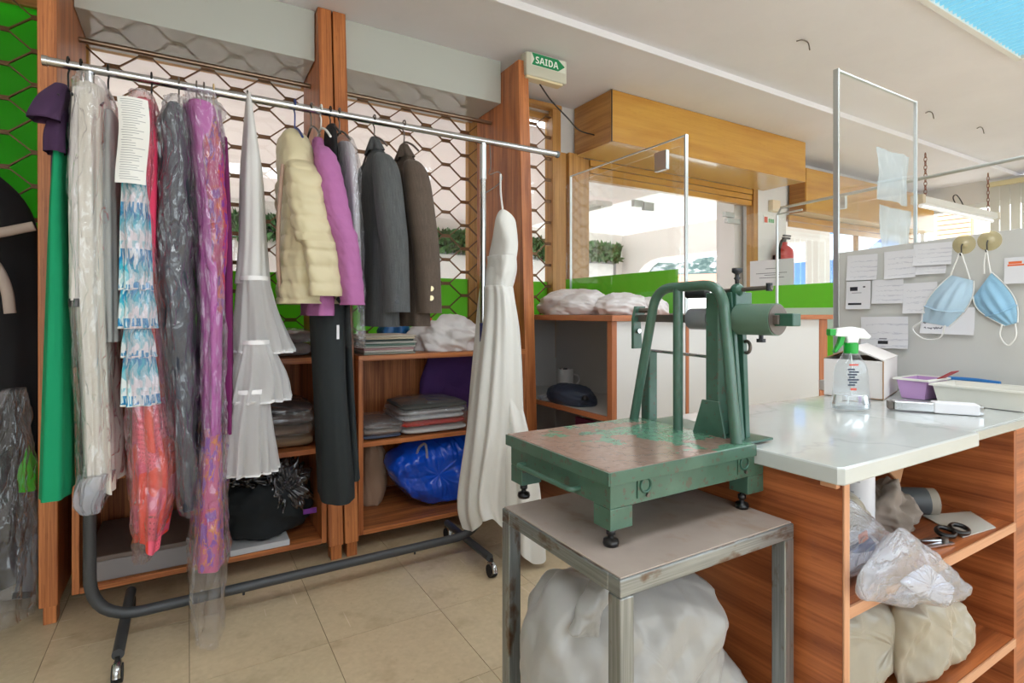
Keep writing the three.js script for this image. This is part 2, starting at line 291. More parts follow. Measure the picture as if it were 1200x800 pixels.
// window wall: sills, lintels and the pillar beside the door
struct('wall_window', merge([bx(-3.2, 2.56, 0, 0.9, -3.75, WZ), bx(-3.2, -0.5, 2.86, LOW, -3.75, WZ), bx(-0.5, 1.84, 2.72, LOW, -3.75, WZ), bx(1.84, 2.56, 2.86, LOW, -3.75, WZ), bx(2.56, 5.12, 2.54, LOW, -3.75, WZ),
  bx(5.12, 5.62, 0, LOW, -3.75, WZ + 0.02), bx(5.62, 8.7, 0, 1.05, -3.75, WZ), bx(5.62, 8.7, 2.33, LOW, -3.75, WZ), bx(8.5, 8.7, 1.05, 2.33, -3.75, WZ)]), M.white);
// boxed soffit over the wardrobe, glossy underneath
struct('trim_2', bx(-0.447, 0.606, 2.65, LOW, WZ, -3.16, 0.004, 'x'), M.soffit);
struct('trim_3', bx(0.764, 1.797, 2.65, LOW, WZ, -3.16, 0.004, 'x'), M.soffit);

function windowUnit(name, x0, x1, y0, y1, mullions, filmTop, filmMat) {
  const w = struct(name, null), fr = [];
  part('window_frame', merge([bx(x0, x1, y0, y0 + 0.05, WZ - 0.09, WZ - 0.03, 0.004, 'x'), bx(x0, x1, y1 - 0.05, y1, WZ - 0.09, WZ - 0.03, 0.004, 'x'), bx(x0, x0 + 0.05, y0, y1, WZ - 0.09, WZ - 0.03, 0.004), bx(x1 - 0.05, x1, y0, y1, WZ - 0.09, WZ - 0.03, 0.004)]), M.frame, w);
  const xs = [x0 + 0.05, ...mullions, x1 - 0.05];
  for (const m of mullions) part('mullion', bx(m - 0.02, m + 0.02, y0 + 0.05, y1 - 0.05, WZ - 0.085, WZ - 0.035, 0.003), M.frame, w);
  for (let i = 0; i < xs.length - 1; i++) {
    part('pane', bx(xs[i], xs[i + 1], y0 + 0.05, y1 - 0.05, WZ - 0.064, WZ - 0.058), M.glass, w);
    if (filmTop) part('green_film', bx(xs[i], xs[i + 1], y0 + 0.05, Math.min(filmTop, y1 - 0.05), WZ - 0.056, WZ - 0.0555), filmMat, w);
  }
  return w;
}
windowUnit('window_1', -2.9, -0.56, 0.9, 2.86, [-1.7], 2.86, M.filmGreen);
windowUnit('window_2', -0.5, 1.84, 0.9, 2.72, [0.685], 1.505, M.greenFilm2);
windowUnit('window_3', 1.84, 2.56, 0.9, 2.86, [], 1.505, M.greenFilm2);
windowUnit('window_4', 5.62, 8.5, 1.05, 2.33, [7.2], 0, null);
{ // window in the far end wall, with its frame
  const w = struct('window_5', null);
  part('window_frame', merge([bx(8.74, 8.8, 1.0, 1.05, -3.6, -1.3, 0.004, 'z'), bx(8.74, 8.8, 2.6, 2.66, -3.6, -1.3, 0.004, 'z'), bx(8.74, 8.8, 1.05, 2.6, -3.6, -3.55, 0.004), bx(8.74, 8.8, 1.05, 2.6, -2.8, -2.74, 0.004), bx(8.74, 8.8, 1.05, 2.6, -1.36, -1.3, 0.004)]), M.plasticWhite, w);
  part('pane', bx(8.767, 8.773, 1.05, 2.6, -3.55, -2.8), M.glass, w); part('pane', bx(8.767, 8.773, 1.05, 2.6, -2.74, -1.36), M.glass, w);
}
{ // door surround: timber posts, slatted lintel, glass transom with clamps
  const d = struct('door_1', null);
  for (const [a, b, z] of [[2.56, 2.64, 0], [2.645, 2.735, 0.03], [2.74, 2.82, 0], [2.825, 2.9, -0.03], [5.05, 5.12, 0]]) part('door_post', bx(a, b, 0, 2.55, WZ - 0.06 + z, WZ + 0.03 + z, 0.004), M.frame, d);
  for (let i = 0; i < 3; i++) part('lintel_board', bx(2.9, 5.05, 2.37 + i * 0.058, 2.37 + i * 0.058 + 0.053, WZ - 0.05, WZ + 0.005 + i * 0.006, 0.003, 'x'), M.yellow, d);
  part('transom_pane', bx(2.9, 5.05, 2.25, 2.37, WZ - 0.03, WZ - 0.022), M.glass, d);
  for (const [x, y, w, h] of [[3.47, 2.235, 0.11, 0.06], [3.6, 2.22, 0.12, 0.075], [4.72, 2.25, 0.14, 0.05], [4.78, 2.19, 0.2, 0.05]]) part('glass_clamp', bx(x - w / 2, x + w / 2, y - h / 2, y + h / 2, WZ - 0.045, WZ - 0.005, 0.004), M.alu, d);
}
{ // open glass leaves with green film, folded into the room
  const leaf = (name, len, m4) => {
    const g = struct(name, null);
    const b = (n, a, mt) => part(n, a.applyMatrix4(m4), mt, g);
    b('pane', bx(0, len, 0.02, 2.25, -0.005, 0.005), M.glass);
    b('green_film', bx(0, len - 0.01, 0.5, 1.515, 0.0058, 0.0066), M.greenFilm2);
    b('patch_fitting', bx(len - 0.2, len - 0.1, 2.135, 2.255, -0.014, 0.014, 0.003), M.alu);
    b('patch_fitting', bx(len - 0.2, len - 0.04, 0.012, 0.06, -0.014, 0.014, 0.003), M.alu);
    return g;
  };
  const mk = (x, z, tx, tz) => { const a = Math.atan2(-(tz - z), tx - x); return new THREE.Matrix4().makeRotationY(a).setPosition(x, 0, z); };
  leaf('door_2', 1.16, mk(2.545, -3.44, 2.528, -2.28));
  const m = mk(4.89, -3.55, 4.755, -2.4); const g = leaf('door_3', 1.158, m);
  part('pale_film', bx(0.2, 1.02, 1.06, 1.3, 0.0068, 0.0074).applyMatrix4(m), std({ color: C(206, 226, 214), roughness: 0.7 }), g);
}
struct('baseboard_right', bx(5.12, 5.62, 0, 0.08, WZ + 0.02, WZ + 0.035, 0.003, 'x'), M.plasticWhite);
// ---------------------------------------------------------------- ceiling lamps
TROFFERS.forEach(([x0, x1, z0, z1], i) => {
  const t = thing('ceiling_light', i ? 'recessed louvred ceiling light above the scale table' : 'recessed ceiling light with pale blue louvre blades and white rim', 'ceiling light');
  part('housing', merge([bx(x0, x1, CEIL + 0.12, CEIL + 0.15, z0, z1), bx(x0, x0 + 0.012, CEIL, CEIL + 0.12, z0, z1), bx(x1 - 0.012, x1, CEIL, CEIL + 0.12, z0, z1), bx(x0, x1, CEIL, CEIL + 0.12, z0, z0 + 0.012), bx(x0, x1, CEIL, CEIL + 0.12, z1 - 0.012, z1)]), M.plasticWhite, t);
  part('rim', merge([bx(x0 - 0.02, x1 + 0.02, CEIL - 0.018, CEIL, z0 - 0.02, z0 + 0.014, 0.003, 'x'), bx(x0 - 0.02, x1 + 0.02, CEIL - 0.018, CEIL, z1 - 0.014, z1 + 0.02, 0.003, 'x'), bx(x0 - 0.02, x0 + 0.014, CEIL - 0.018, CEIL, z0, z1, 0.003), bx(x1 - 0.014, x1 + 0.02, CEIL - 0.018, CEIL, z0, z1, 0.003)]), M.plasticWhite, t);
  const blade = phys({ color: C(150, 208, 226), roughness: 0.4, transmission: 0.3, thickness: 0, side: THREE.DoubleSide, emissive: new THREE.Color().setRGB(0.16, 0.33, 0.38), emissiveIntensity: 1 });
  const bg = bx(-0.004, 0.004, CEIL - 0.008, CEIL + 0.05, z0 + 0.014, z1 - 0.014);
  const n = Math.round((x1 - x0) / 0.055);
  for (let k = 1; k < n; k++) part('louvre_blade', bg, blade, t).position.x = x0 + (x1 - x0) * k / n;
  for (const f of [0.25, 0.5, 0.75]) part('fluorescent_tube', bar([x0 + 0.05, CEIL + 0.09, z0 + (z1 - z0) * f], [x1 - 0.05, CEIL + 0.09, z0 + (z1 - z0) * f], 0.014, 10), std({ color: 0xffffff, emissive: new THREE.Color().setRGB(0.5, 0.66, 0.72), emissiveIntensity: 1 }), t);
  const l = new THREE.RectAreaLight(new THREE.Color().setRGB(...LAMP), 1, (x1 - x0) - 0.06, (z1 - z0) - 0.06);
  l.position.set((x0 + x1) / 2, CEIL - 0.022, (z0 + z1) / 2); l.lookAt((x0 + x1) / 2, 0, (z0 + z1) / 2); scene.add(l);
});
{ // fluorescent batten hung on two chains
  const t = thing('hanging_light', 'white fluorescent batten hung from the ceiling on two chains', 'light');
  const y = 2.4, z = -2.66, x0 = 6.45, x1 = 8.3;
  part('batten', bx(x0, x1, y - 0.02, y + 0.05, z - 0.05, z + 0.05, 0.012, 'x'), M.plasticWhite, t);
  part('end_cap', bx(x0 - 0.06, x0, y - 0.03, y + 0.06, z - 0.06, z + 0.06, 0.01), std({ color: C(214, 200, 176), roughness: 0.5 }), t);
  part('end_cap', bx(x1, x1 + 0.06, y - 0.03, y + 0.06, z - 0.06, z + 0.06, 0.01), std({ color: C(226, 220, 206), roughness: 0.5 }), t);
  part('lamp_tube', bar([x0 + 0.02, y - 0.045, z], [x1 - 0.02, y - 0.045, z], 0.02, 12), std({ color: 0xffffff, emissive: 0xf2f6ff, emissiveIntensity: 0.25 }), t);
  for (const x of [6.58, 8.16]) {
    const links = []; const n = Math.floor((LOW - y - 0.05) / 0.042);
    for (let k = 0; k < n; k++) { const g = new THREE.TorusGeometry(0.016, 0.0042, 6, 12).scale(0.8, 1.55, 1); if (k % 2) g.rotateY(Math.PI / 2); links.push(g.translate(x, y + 0.07 + k * 0.042, z)); }
    part('chain', merge(links), std({ color: C(150, 108, 96), roughness: 0.4, metalness: 0.6 }), t);
  }
  const hookc = spline([[7.3, y + 0.05, z], [7.28, y + 0.13, z - 0.02], [7.36, y + 0.17, z - 0.02], [7.42, y + 0.11, z], [7.4, y + 0.02, z + 0.04]], 0.006, 24, 6);
  part('wire', hookc, M.ironDark, t);
  const l = new THREE.RectAreaLight(new THREE.Color().setRGB(0.6, 0.62, 0.66), 1, 1.7, 0.05); l.position.set((x0 + x1) / 2, y - 0.07, z); l.lookAt((x0 + x1) / 2, 0, z); scene.add(l);
}
[[3.35, 2.0, 'bare wire hook in the ceiling above the counter'], [5.45, 2.16, 'small ceiling hook beside the clear screen'], [6.3, 2.1, 'small ceiling hook above the hanging light'], [7.2, 2.0, 'small ceiling hook near the far end wall'], [6.9, 1.6, 'ceiling hook above the second clothes rail']].forEach(([x, z, l]) =>
  single('ceiling_hook', spline([[x - 0.1, CEIL - 0.03, -z], [x - 0.04, CEIL - 0.008, -z], [x + 0.02, CEIL - 0.01, -z], [x + 0.022, CEIL - 0.06, -z + 0.01]], 0.004, 20, 6), M.iron, l, 'hook'));

// ---------------------------------------------------------------- folding lattice gate before the windows
{
  const t = thing('folding_gate', 'brown folding metal gate of hexagonal mesh across the windows', 'gate');
  // zigzag bars running sideways; neighbours meet at the flat links
  const P = 0.147, H = 0.168, z = -3.55, hl = 0.031, xa = -2.4, cols = 34;
  const strip = up => {
    const pts = []; for (let k = 0; k < cols; k++) { const y = ((k % 2 === 0) === up ? 1 : -1) * (H / 4 - 0.0055); pts.push([k * P - hl, y], [k * P + hl, y]); }
    const segs = [];
    for (let i = 0; i < pts.length - 1; i++) { const [ax, ay] = pts[i], [qx, qy] = pts[i + 1], L = Math.hypot(qx - ax, qy - ay), flat = i % 2 === 0; const g = new THREE.BoxGeometry(L + 0.004, flat ? 0.0105 : 0.0066, 0.014); g.rotateZ(Math.atan2(qy - ay, qx - ax)); segs.push(g.translate((ax + qx) / 2, (ay + qy) / 2, 0)); }
    return merge(segs);
  };
  const ga = strip(true), gb = strip(false);
  for (let i = 0, y = 1.0; y < 2.84; y += H / 2, i++) part('lattice_strip', i % 2 ? gb : ga, M.lattice, t).position.set(xa, y, z);
  part('top_track', bx(-2.9, 2.56, 2.86, 2.9, z - 0.03, z + 0.03, 0.003, 'x'), M.frame, t);
  part('end_post', bx(2.47, 2.55, 0.9, 2.86, z - 0.03, z + 0.03, 0.004), M.frame, t);
}

// ---------------------------------------------------------------- boxed pelmets over the door and the far window
{
  const t = thing('pelmet_box', 'long yellow varnished pelmet box above the open glass doors', 'pelmet');
  part('front_board', bx(2.725, 5.21, 2.54, 2.926, -3.135, -3.117, 0.002, 'x'), M.yellow, t);
  part('side_board', bx(2.725, 2.743, 2.54, 2.926, -3.575, -3.135, 0.002, 'z'), std({ map: M.frame.map, roughness: 0.35 }), t);
  part('side_board', bx(5.192, 5.21, 2.54, 2.926, -3.575, -3.135, 0.002, 'z'), M.yellow, t);
  part('underside', bx(2.743, 5.192, 2.54, 2.552, -3.575, -3.135, 0.001, 'x'), phys({ color: C(222, 186, 118), roughness: 0.24, clearcoat: 0.6, clearcoatRoughness: 0.08 }), t);
  part('corner_trim', bx(2.722, 2.728, 2.535, 2.926, -3.12, -3.112), M.ironDark, t);
}
{
  const t = thing('pelmet_box', 'second yellow pelmet box beyond the white pillar', 'pelmet');
  part('front_board', bx(5.66, 8.6, 2.335, 2.8, -3.395, -3.377, 0.002, 'x'), M.yellow, t);
  part('side_board', bx(5.66, 5.678, 2.335, 2.8, -3.57, -3.395, 0.002, 'z'), std({ map: M.frame.map, color: C(226, 206, 180), roughness: 0.35 }), t);
  part('underside', bx(5.678, 8.6, 2.335, 2.347, -3.57, -3.395, 0.001, 'x'), std({ color: C(226, 206, 170), roughness: 0.4 }), t);
  part('roller_slat', bx(5.66, 8.6, 2.2, 2.262, -3.59, -3.57, 0.003, 'x'), M.yellow, t);
  part('roller_slat', bx(5.66, 8.6, 2.266, 2.33, -3.59, -3.565, 0.003, 'x'), M.yellow, t);
}
{ // exit sign lamp
  const t = thing('exit_sign', 'exit sign lamp with a green SAIDA arrow on the wardrobe end panel', 'exit sign');
  const c = document.createElement('canvas'); c.width = 512; c.height = 160; const x = c.getContext('2d');
  x.fillStyle = 'rgb(224,226,214)'; x.fillRect(0, 0, 512, 160); x.fillStyle = 'rgb(10,140,84)';
  x.beginPath(); x.moveTo(10, 6); x.lineTo(400, 6); x.lineTo(502, 80); x.lineTo(400, 154); x.lineTo(10, 154); x.lineTo(48, 80); x.closePath(); x.fill();
  x.fillStyle = 'rgb(240,244,238)'; x.font = 'bold 118px sans-serif'; x.textAlign = 'center'; x.textBaseline = 'middle'; x.fillText('SAIDA', 232, 84);
  const ct = new THREE.CanvasTexture(c); ct.colorSpace = THREE.SRGBColorSpace;
  part('lamp_body', bx(1.84, 2.16, 2.765, 2.915, -2.985, -2.912, 0.012, 'x'), phys({ color: C(228, 226, 208), roughness: 0.4, transmission: 0.25, thickness: 0 }), t);
  part('lamp_cover', bx(1.845, 2.13, 2.75, 2.766, -2.98, -2.918, 0.006, 'x'), std({ color: C(232, 214, 178), roughness: 0.45 }), t);
  const f = new THREE.PlaneGeometry(0.27, 0.082); part('sign_face', f, std({ map: ct, roughness: 0.5 }), t).position.set(2.01, 2.872, -2.9105);
  single('cable', spline([[1.98, 2.75, -2.97], [2.1, 2.69, -3.02], [2.3, 2.63, -3.1], [2.5, 2.61, -3.22], [2.722, 2.64, -3.32]], 0.005, 40, 6), M.ironDark, 'dark cable looping from the exit sign to the yellow box', 'cable');
}

// ---------------------------------------------------------------- wardrobe: two shelving units between tall side panels
function wardrobe(label, pans, xi0, xi1, rodA, rodB) {
  const t = thing('wardrobe_unit', label, 'wardrobe');
  for (const [x0, x1, zt, yt] of pans) {
    part('side_panel', prZY([[-2.82, 0.075], [zt, yt], [-3.52, yt], [-3.52, 0.075]].map(q => q), x0, x1, 0.004), M.closet, t);
    part('foot', bx(x0 + 0.012, x1 - 0.006, 0, 0.075, -2.9, -2.832, 0.003), M.closet, t);
  }
  const z = -2.845;
  part('upright', bx(xi0, xi0 + 0.025, 0.09, 1.0, -3.5, z - 0.003, 0.002), M.closet, t);
  part('upright', bx(xi1 - 0.025, xi1, 0.09, 1.0, -3.5, z - 0.003, 0.002), M.closet, t);
  part('back_board', bx(xi0 + 0.025, xi1 - 0.025, 0.115, 1.0, -3.51, -3.495), M.closet, t);
  part('shelf', bx(xi0, xi1, 1.0, 1.028, -3.5, z, 0.002, 'x'), M.closet, t);
  part('shelf', bx(xi0 + 0.026, xi1 - 0.026, 0.545, 0.57, -3.49, z - 0.01, 0.002, 'x'), M.closet, t);
  part('shelf', bx(xi0 + 0.026, xi1 - 0.026, 0.088, 0.113, -3.49, z - 0.004, 0.002, 'x'), M.closet, t);
  part('plinth', bx(xi0, xi1, 0.0, 0.087, -3.42, -3.4, 0, 'x'), M.closet, t);
  part('hanging_rod', bar(rodA, rodB, 0.0135), M.bronzeRod, t);
  return t;
}
wardrobe('oak wardrobe unit behind the plastic-covered dresses, with slanted side panels', [[-0.51, -0.449, -2.79, LOW - 0.005], [0.61, 0.682, -3.1, LOW - 0.005]], -0.41, 0.605, [-0.447, 2.56, -3.3], [0.608, 2.56, -3.3]);
wardrobe('oak wardrobe unit behind the grey and brown jackets, holding a blue bag', [[0.69, 0.76, -3.1, LOW - 0.005], [1.80, 1.875, -2.945, 2.86]], 0.765, 1.795, [0.762, 2.56, -3.3], [1.798, 2.56, -3.3]);

// ---------------------------------------------------------------- rolling garment rack
{
  const t = thing('garment_rack', 'long chrome garment rack on castors with grey tube base', 'clothes rack');
  const z = -2.52, y = 2.15;
  part('rail', bar([-0.43, y, z], [1.79, y, z], 0.0165, 18), M.chrome, t);
  part('rail_cap', bar([1.79, y, z], [1.806, y, z], 0.019, 14), std({ color: C(120, 126, 132), roughness: 0.5 }), t);
  part('rail_cap', bar([-0.445, y, z], [-0.43, y, z], 0.019, 14), M.chrome, t);
  part('post', bar([-0.31, 0.5, z], [-0.31, y - 0.012, z], 0.0155), M.chrome, t);
  part('post', bar([1.325, 0.5, z], [1.325, y - 0.012, z], 0.0155), M.chrome, t);
  part('post_joint', bar([1.325, y - 0.2, z], [1.325, y - 0.02, z], 0.018), M.alu, t);
  part('post_sleeve', bar([1.325, 0.75, z], [1.325, 1.2, z], 0.0178), std({ color: C(38, 40, 92), roughness: 0.5 }), t);
  part('base_tube', tube(path([[-0.31, 0.62, z], [-0.31, 0.11, z], [1.325, 0.11, z], [1.325, 0.62, z]], 0.17), 0.0205, 90, 14), M.steelDark, t);
  for (const x of [-0.205, 1.24]) {
    const f = part('foot_bar', bar([x, 0.083, -2.29], [x, 0.083, -2.79], 0.0185), M.steelDark, t);
    for (const zz of [-2.27, -2.775]) {
      const c = part('castor', merge([bar([x - 0.016, 0.03, zz], [x + 0.016, 0.03, zz], 0.03, 20), bar([x, 0.05, zz], [x, 0.085, zz], 0.008, 8)]), M.rubber, t);
      part('castor_hood', tube(new THREE.CatmullRomCurve3([V(x, 0.03, zz + 0.033), V(x, 0.053, zz + 0.024), V(x, 0.063, zz), V(x, 0.053, zz - 0.024)]), 0.013, 16, 8), M.chrome, c);
    }
  }
  for (const x of [0.2, 0.95]) part('bolt', bar([x, 0.078, z], [x, 0.092, z], 0.005, 8), M.ironDark, t);
}
// ---------------------------------------------------------------- garments on the rack
const RAILY = 2.15, RZ = -2.52;
function hanger(x, label, mat, dy = 0.09, half = 0.19, tilt = 0) {
  const t = thing('clothes_hanger', label, 'hanger');
  const y = RAILY, pts = []; for (let i = 0; i <= 10; i++) { const a = Math.PI * (1.05 - 1.35 * i / 10); pts.push([x, y + 0.004 + 0.024 * Math.sin(a), RZ - 0.024 * Math.cos(a)]); }
  pts.push([x, y - 0.035, RZ + 0.004], [x, y - dy, RZ]);
  part('hook', spline(pts, 0.0032, 40, 7), mat, t);
  part('shoulder_bar', spline([[x, y - dy - 0.085, RZ - half], [x, y - dy - 0.03, RZ - half * 0.5], [x, y - dy, RZ], [x, y - dy - 0.03, RZ + half * 0.5], [x, y - dy - 0.085, RZ + half]], 0.005, 30, 7), mat, t);
  return t;
}
const R = {
  white: [[2.081, -0.313, -2.51, 0.03, 0.06], [2.003, -0.291, -2.51, 0.049, 0.19], [1.743, -0.292, -2.51, 0.053, 0.19], [1.3, -0.286, -2.51, 0.05, 0.19], [1.004, -0.272, -2.51, 0.045, 0.19], [0.64, -0.261, -2.51, 0.045, 0.19]],
  whitetop: [[2.024, -0.308, -2.35, 0.028, 0.02], [1.733, -0.315, -2.35, 0.03, 0.02], [1.444, -0.319, -2.35, 0.025, 0.02], [1.293, -0.325, -2.35, 0.019, 0.02]],
  whitecov: [[2.06, -0.3, -2.51, 0.039, 0.23], [1.998, -0.289, -2.51, 0.059, 0.23], [1.59, -0.293, -2.51, 0.062, 0.23], [1.095, -0.281, -2.51, 0.059, 0.23], [0.803, -0.272, -2.51, 0.059, 0.23], [0.671, -0.269, -2.51, 0.053, 0.23], [0.529, -0.297, -2.51, 0.023, 0.02]],
  red: [[2.062, -0.143, -2.48, 0.025, 0.04], [1.91, -0.136, -2.48, 0.037, 0.18], [1.456, -0.131, -2.48, 0.03, 0.15], [0.905, -0.124, -2.48, 0.04, 0.18], [0.659, -0.106, -2.48, 0.058, 0.18], [0.416, -0.116, -2.48, 0.038, 0.18]],
  redcov: [[2.075, -0.153, -2.46, 0.029, 0.05], [1.973, -0.134, -2.46, 0.043, 0.24], [1.682, -0.152, -2.46, 0.049, 0.24], [1.153, -0.134, -2.46, 0.067, 0.24], [0.707, -0.108, -2.46, 0.077, 0.24], [0.53, -0.113, -2.46, 0.064, 0.24], [0.326, -0.148, -2.46, 0.022, 0.04]],
  navy: [[2.044, -0.043, -2.52, 0.024, 0.16], [1.962, -0.049, -2.52, 0.043, 0.2], [1.775, -0.043, -2.52, 0.062, 0.2], [1.461, -0.041, -2.52, 0.059, 0.2], [0.987, -0.018, -2.52, 0.045, 0.2], [0.522, 0.001, -2.52, 0.023, 0.2]],
  navycov: [[2.081, -0.042, -2.52, 0.021, 0.14], [1.973, -0.048, -2.52, 0.048, 0.22], [1.771, -0.043, -2.52, 0.067, 0.22], [1.459, -0.04, -2.52, 0.064, 0.22], [0.989, -0.018, -2.52, 0.05, 0.22], [0.502, 0.002, -2.52, 0.028, 0.22]],
  purple: [[2.048, 0.036, -2.52, 0.047, 0.2], [1.996, 0.049, -2.52, 0.057, 0.2], [1.629, 0.075, -2.52, 0.047, 0.2], [1.143, 0.083, -2.52, 0.039, 0.2], [0.793, 0.085, -2.52, 0.031, 0.2]],
  purplelow: [[0.818, 0.083, -2.47, 0.035, 0.13], [0.494, 0.074, -2.47, 0.044, 0.13], [0.273, 0.074, -2.47, 0.047, 0.13]],
  purplecov: [[2.077, 0.044, -2.51, 0.049, 0.23], [2.002, 0.051, -2.51, 0.064, 0.23], [1.464, 0.08, -2.51, 0.052, 0.23], [0.825, 0.083, -2.51, 0.048, 0.23], [0.506, 0.077, -2.51, 0.061, 0.23], [0.189, 0.069, -2.51, 0.063, 0.23], [-0.028, 0.07, -2.51, 0.045, 0.23]],
  sat: [[2.175, 0.218, -2.52, 0.008, 0.02], [2.001, 0.222, -2.52, 0.022, 0.1], [1.829, 0.229, -2.52, 0.04, 0.1], [1.552, 0.232, -2.52, 0.05, 0.1], [1.371, 0.232, -2.52, 0.063, 0.1]],
  tier1: [[1.395, 0.236, -2.53, 0.057, 0.13], [1.24, 0.25, -2.53, 0.082, 0.13], [1.093, 0.275, -2.53, 0.113, 0.13]],
  tier2: [[1.137, 0.238, -2.52, 0.059, 0.14], [0.999, 0.25, -2.52, 0.105, 0.14], [0.896, 0.252, -2.52, 0.119, 0.14]],
  tier3: [[0.94, 0.223, -2.49, 0.068, 0.11], [0.797, 0.216, -2.49, 0.083, 0.11], [0.609, 0.221, -2.49, 0.098, 0.11]],
  trousers: [[1.349, 0.532, -2.52, 0.065, 0.14], [0.946, 0.547, -2.52, 0.061, 0.14], [0.539, 0.57, -2.52, 0.068, 0.14], [0.428, 0.573, -2.52, 0.068, 0.14]],
  wed: [[1.799, 1.423, -2.49, 0.008, 0.02], [1.744, 1.441, -2.49, 0.051, 0.04], [1.608, 1.434, -2.49, 0.05, 0.1], [1.489, 1.411, -2.49, 0.053, 0.1], [1.402, 1.388, -2.49, 0.05, 0.09], [1.323, 1.387, -2.49, 0.05, 0.12], [1.109, 1.394, -2.49, 0.078, 0.13], [0.681, 1.384, -2.49, 0.119, 0.13], [0.321, 1.362, -2.49, 0.141, 0.13]]
};
R.purplecov[R.purplecov.length - 1][0] = 0.02;
const satin = (r, g, b) => cloth(r, g, b, { roughness: 0.5, sheen: 0.2 });
{ // plum T-shirt at the rail's end
  const t = thing('shirt', 'dark plum short-sleeved T-shirt at the wall end of the rail', 'shirt');
  const m = cloth(66, 40, 74);
  part('body', loft([[2.07, -0.385, -2.53, 0.012, 0.05], [2.0, -0.385, -2.53, 0.018, 0.14], [1.94, -0.385, -2.53, 0.02, 0.16], [1.6, -0.385, -2.53, 0.02, 0.16]], { folds: [[6, 0.004, 1]] }), m, t);
  part('sleeve', loft([[2.04, -0.375, -2.42, 0.018, 0.03], [1.97, -0.392, -2.36, 0.034, 0.04], [1.9, -0.405, -2.33, 0.04, 0.045], [1.885, -0.405, -2.33, 0.041, 0.045]], { folds: [[5, 0.004, 0]], seg: 40, ny: 30 }), m, t);
  part('sleeve', loft([[1.95, -0.378, -2.41, 0.02, 0.03], [1.86, -0.385, -2.37, 0.026, 0.04], [1.79, -0.385, -2.37, 0.027, 0.04]], { folds: [[5, 0.004, 2]], seg: 40, ny: 24 }), m, t);
  hanger(-0.372, 'dark hanger of the plum T-shirt', M.black);
}
{
  const t = thing('dress', 'long emerald green dress hanging beside the wardrobe end panel', 'dress');
  part('skirt', loft([[1.93, -0.376, -2.44, 0.014, 0.07], [1.6, -0.384, -2.44, 0.02, 0.1], [1.2, -0.385, -2.44, 0.03, 0.11], [0.63, -0.388, -2.43, 0.04, 0.12]], { folds: [[7, 0.004, 0.5]], seg: 90 }), cloth(4, 146, 96), t);
  part('lining', loft([[1.6, -0.398, -2.52, 0.016, 0.09], [0.66, -0.41, -2.53, 0.022, 0.1]], { folds: [[5, 0.004, 1]] }), cloth(20, 48, 44), t);
}
{
  const t = thing('dress', 'long ivory white pleated dress inside a clear cover', 'dress');
  part('skirt', loft(R.white, { folds: [[13, 0.009, 0.3], [7, 0.006, 2]], grow: v => 0.25 + v, seg: 150, wave: 0.02, seed: 2 }), cloth(226, 220, 206), t);
  const j = part('overlay', loft(R.whitetop, { folds: [[4, 0.003, 1]], seg: 50 }), satin(226, 220, 214), t);
  part('hem_band', loft([[1.3, -0.324, -2.35, 0.021, 0.022], [1.272, -0.325, -2.35, 0.021, 0.022]], { top: 0, folds: [], ny: 6 }), cloth(52, 46, 48), j);
  part('side_panel', loft([[1.97, -0.24, -2.47, 0.02, 0.12], [1.5, -0.238, -2.47, 0.028, 0.14], [1.15, -0.232, -2.47, 0.026, 0.13]], { folds: [[9, 0.006, 0]], seg: 90 }), cloth(176, 178, 176), t);
  const c = thing('garment_cover', 'clear plastic cover over the ivory white pleated dress', 'garment cover');
  part('film', loft(R.whitecov, { bump: 0.008, bf: 22, seed: 3, ridge: 0.018, seg: 110, ny: 110, folds: [[5, 0.006, 0]] }), M.film, c);
  part('gathered_end', loft([[0.7, -0.272, -2.36, 0.045, 0.06], [0.64, -0.285, -2.33, 0.04, 0.045], [0.6, -0.29, -2.32, 0.03, 0.03], [0.565, -0.28, -2.32, 0.018, 0.02]], { ridge: 0.018, seed: 6, seg: 60, ny: 40, bottom: 0.1 }), M.bagClear, c);
  hanger(-0.335, 'black hanger of the ivory white dress', M.black, 0.08); hanger(-0.255, 'black hanger between the ivory dress and the coral dress', M.blackGloss, 0.1);
}
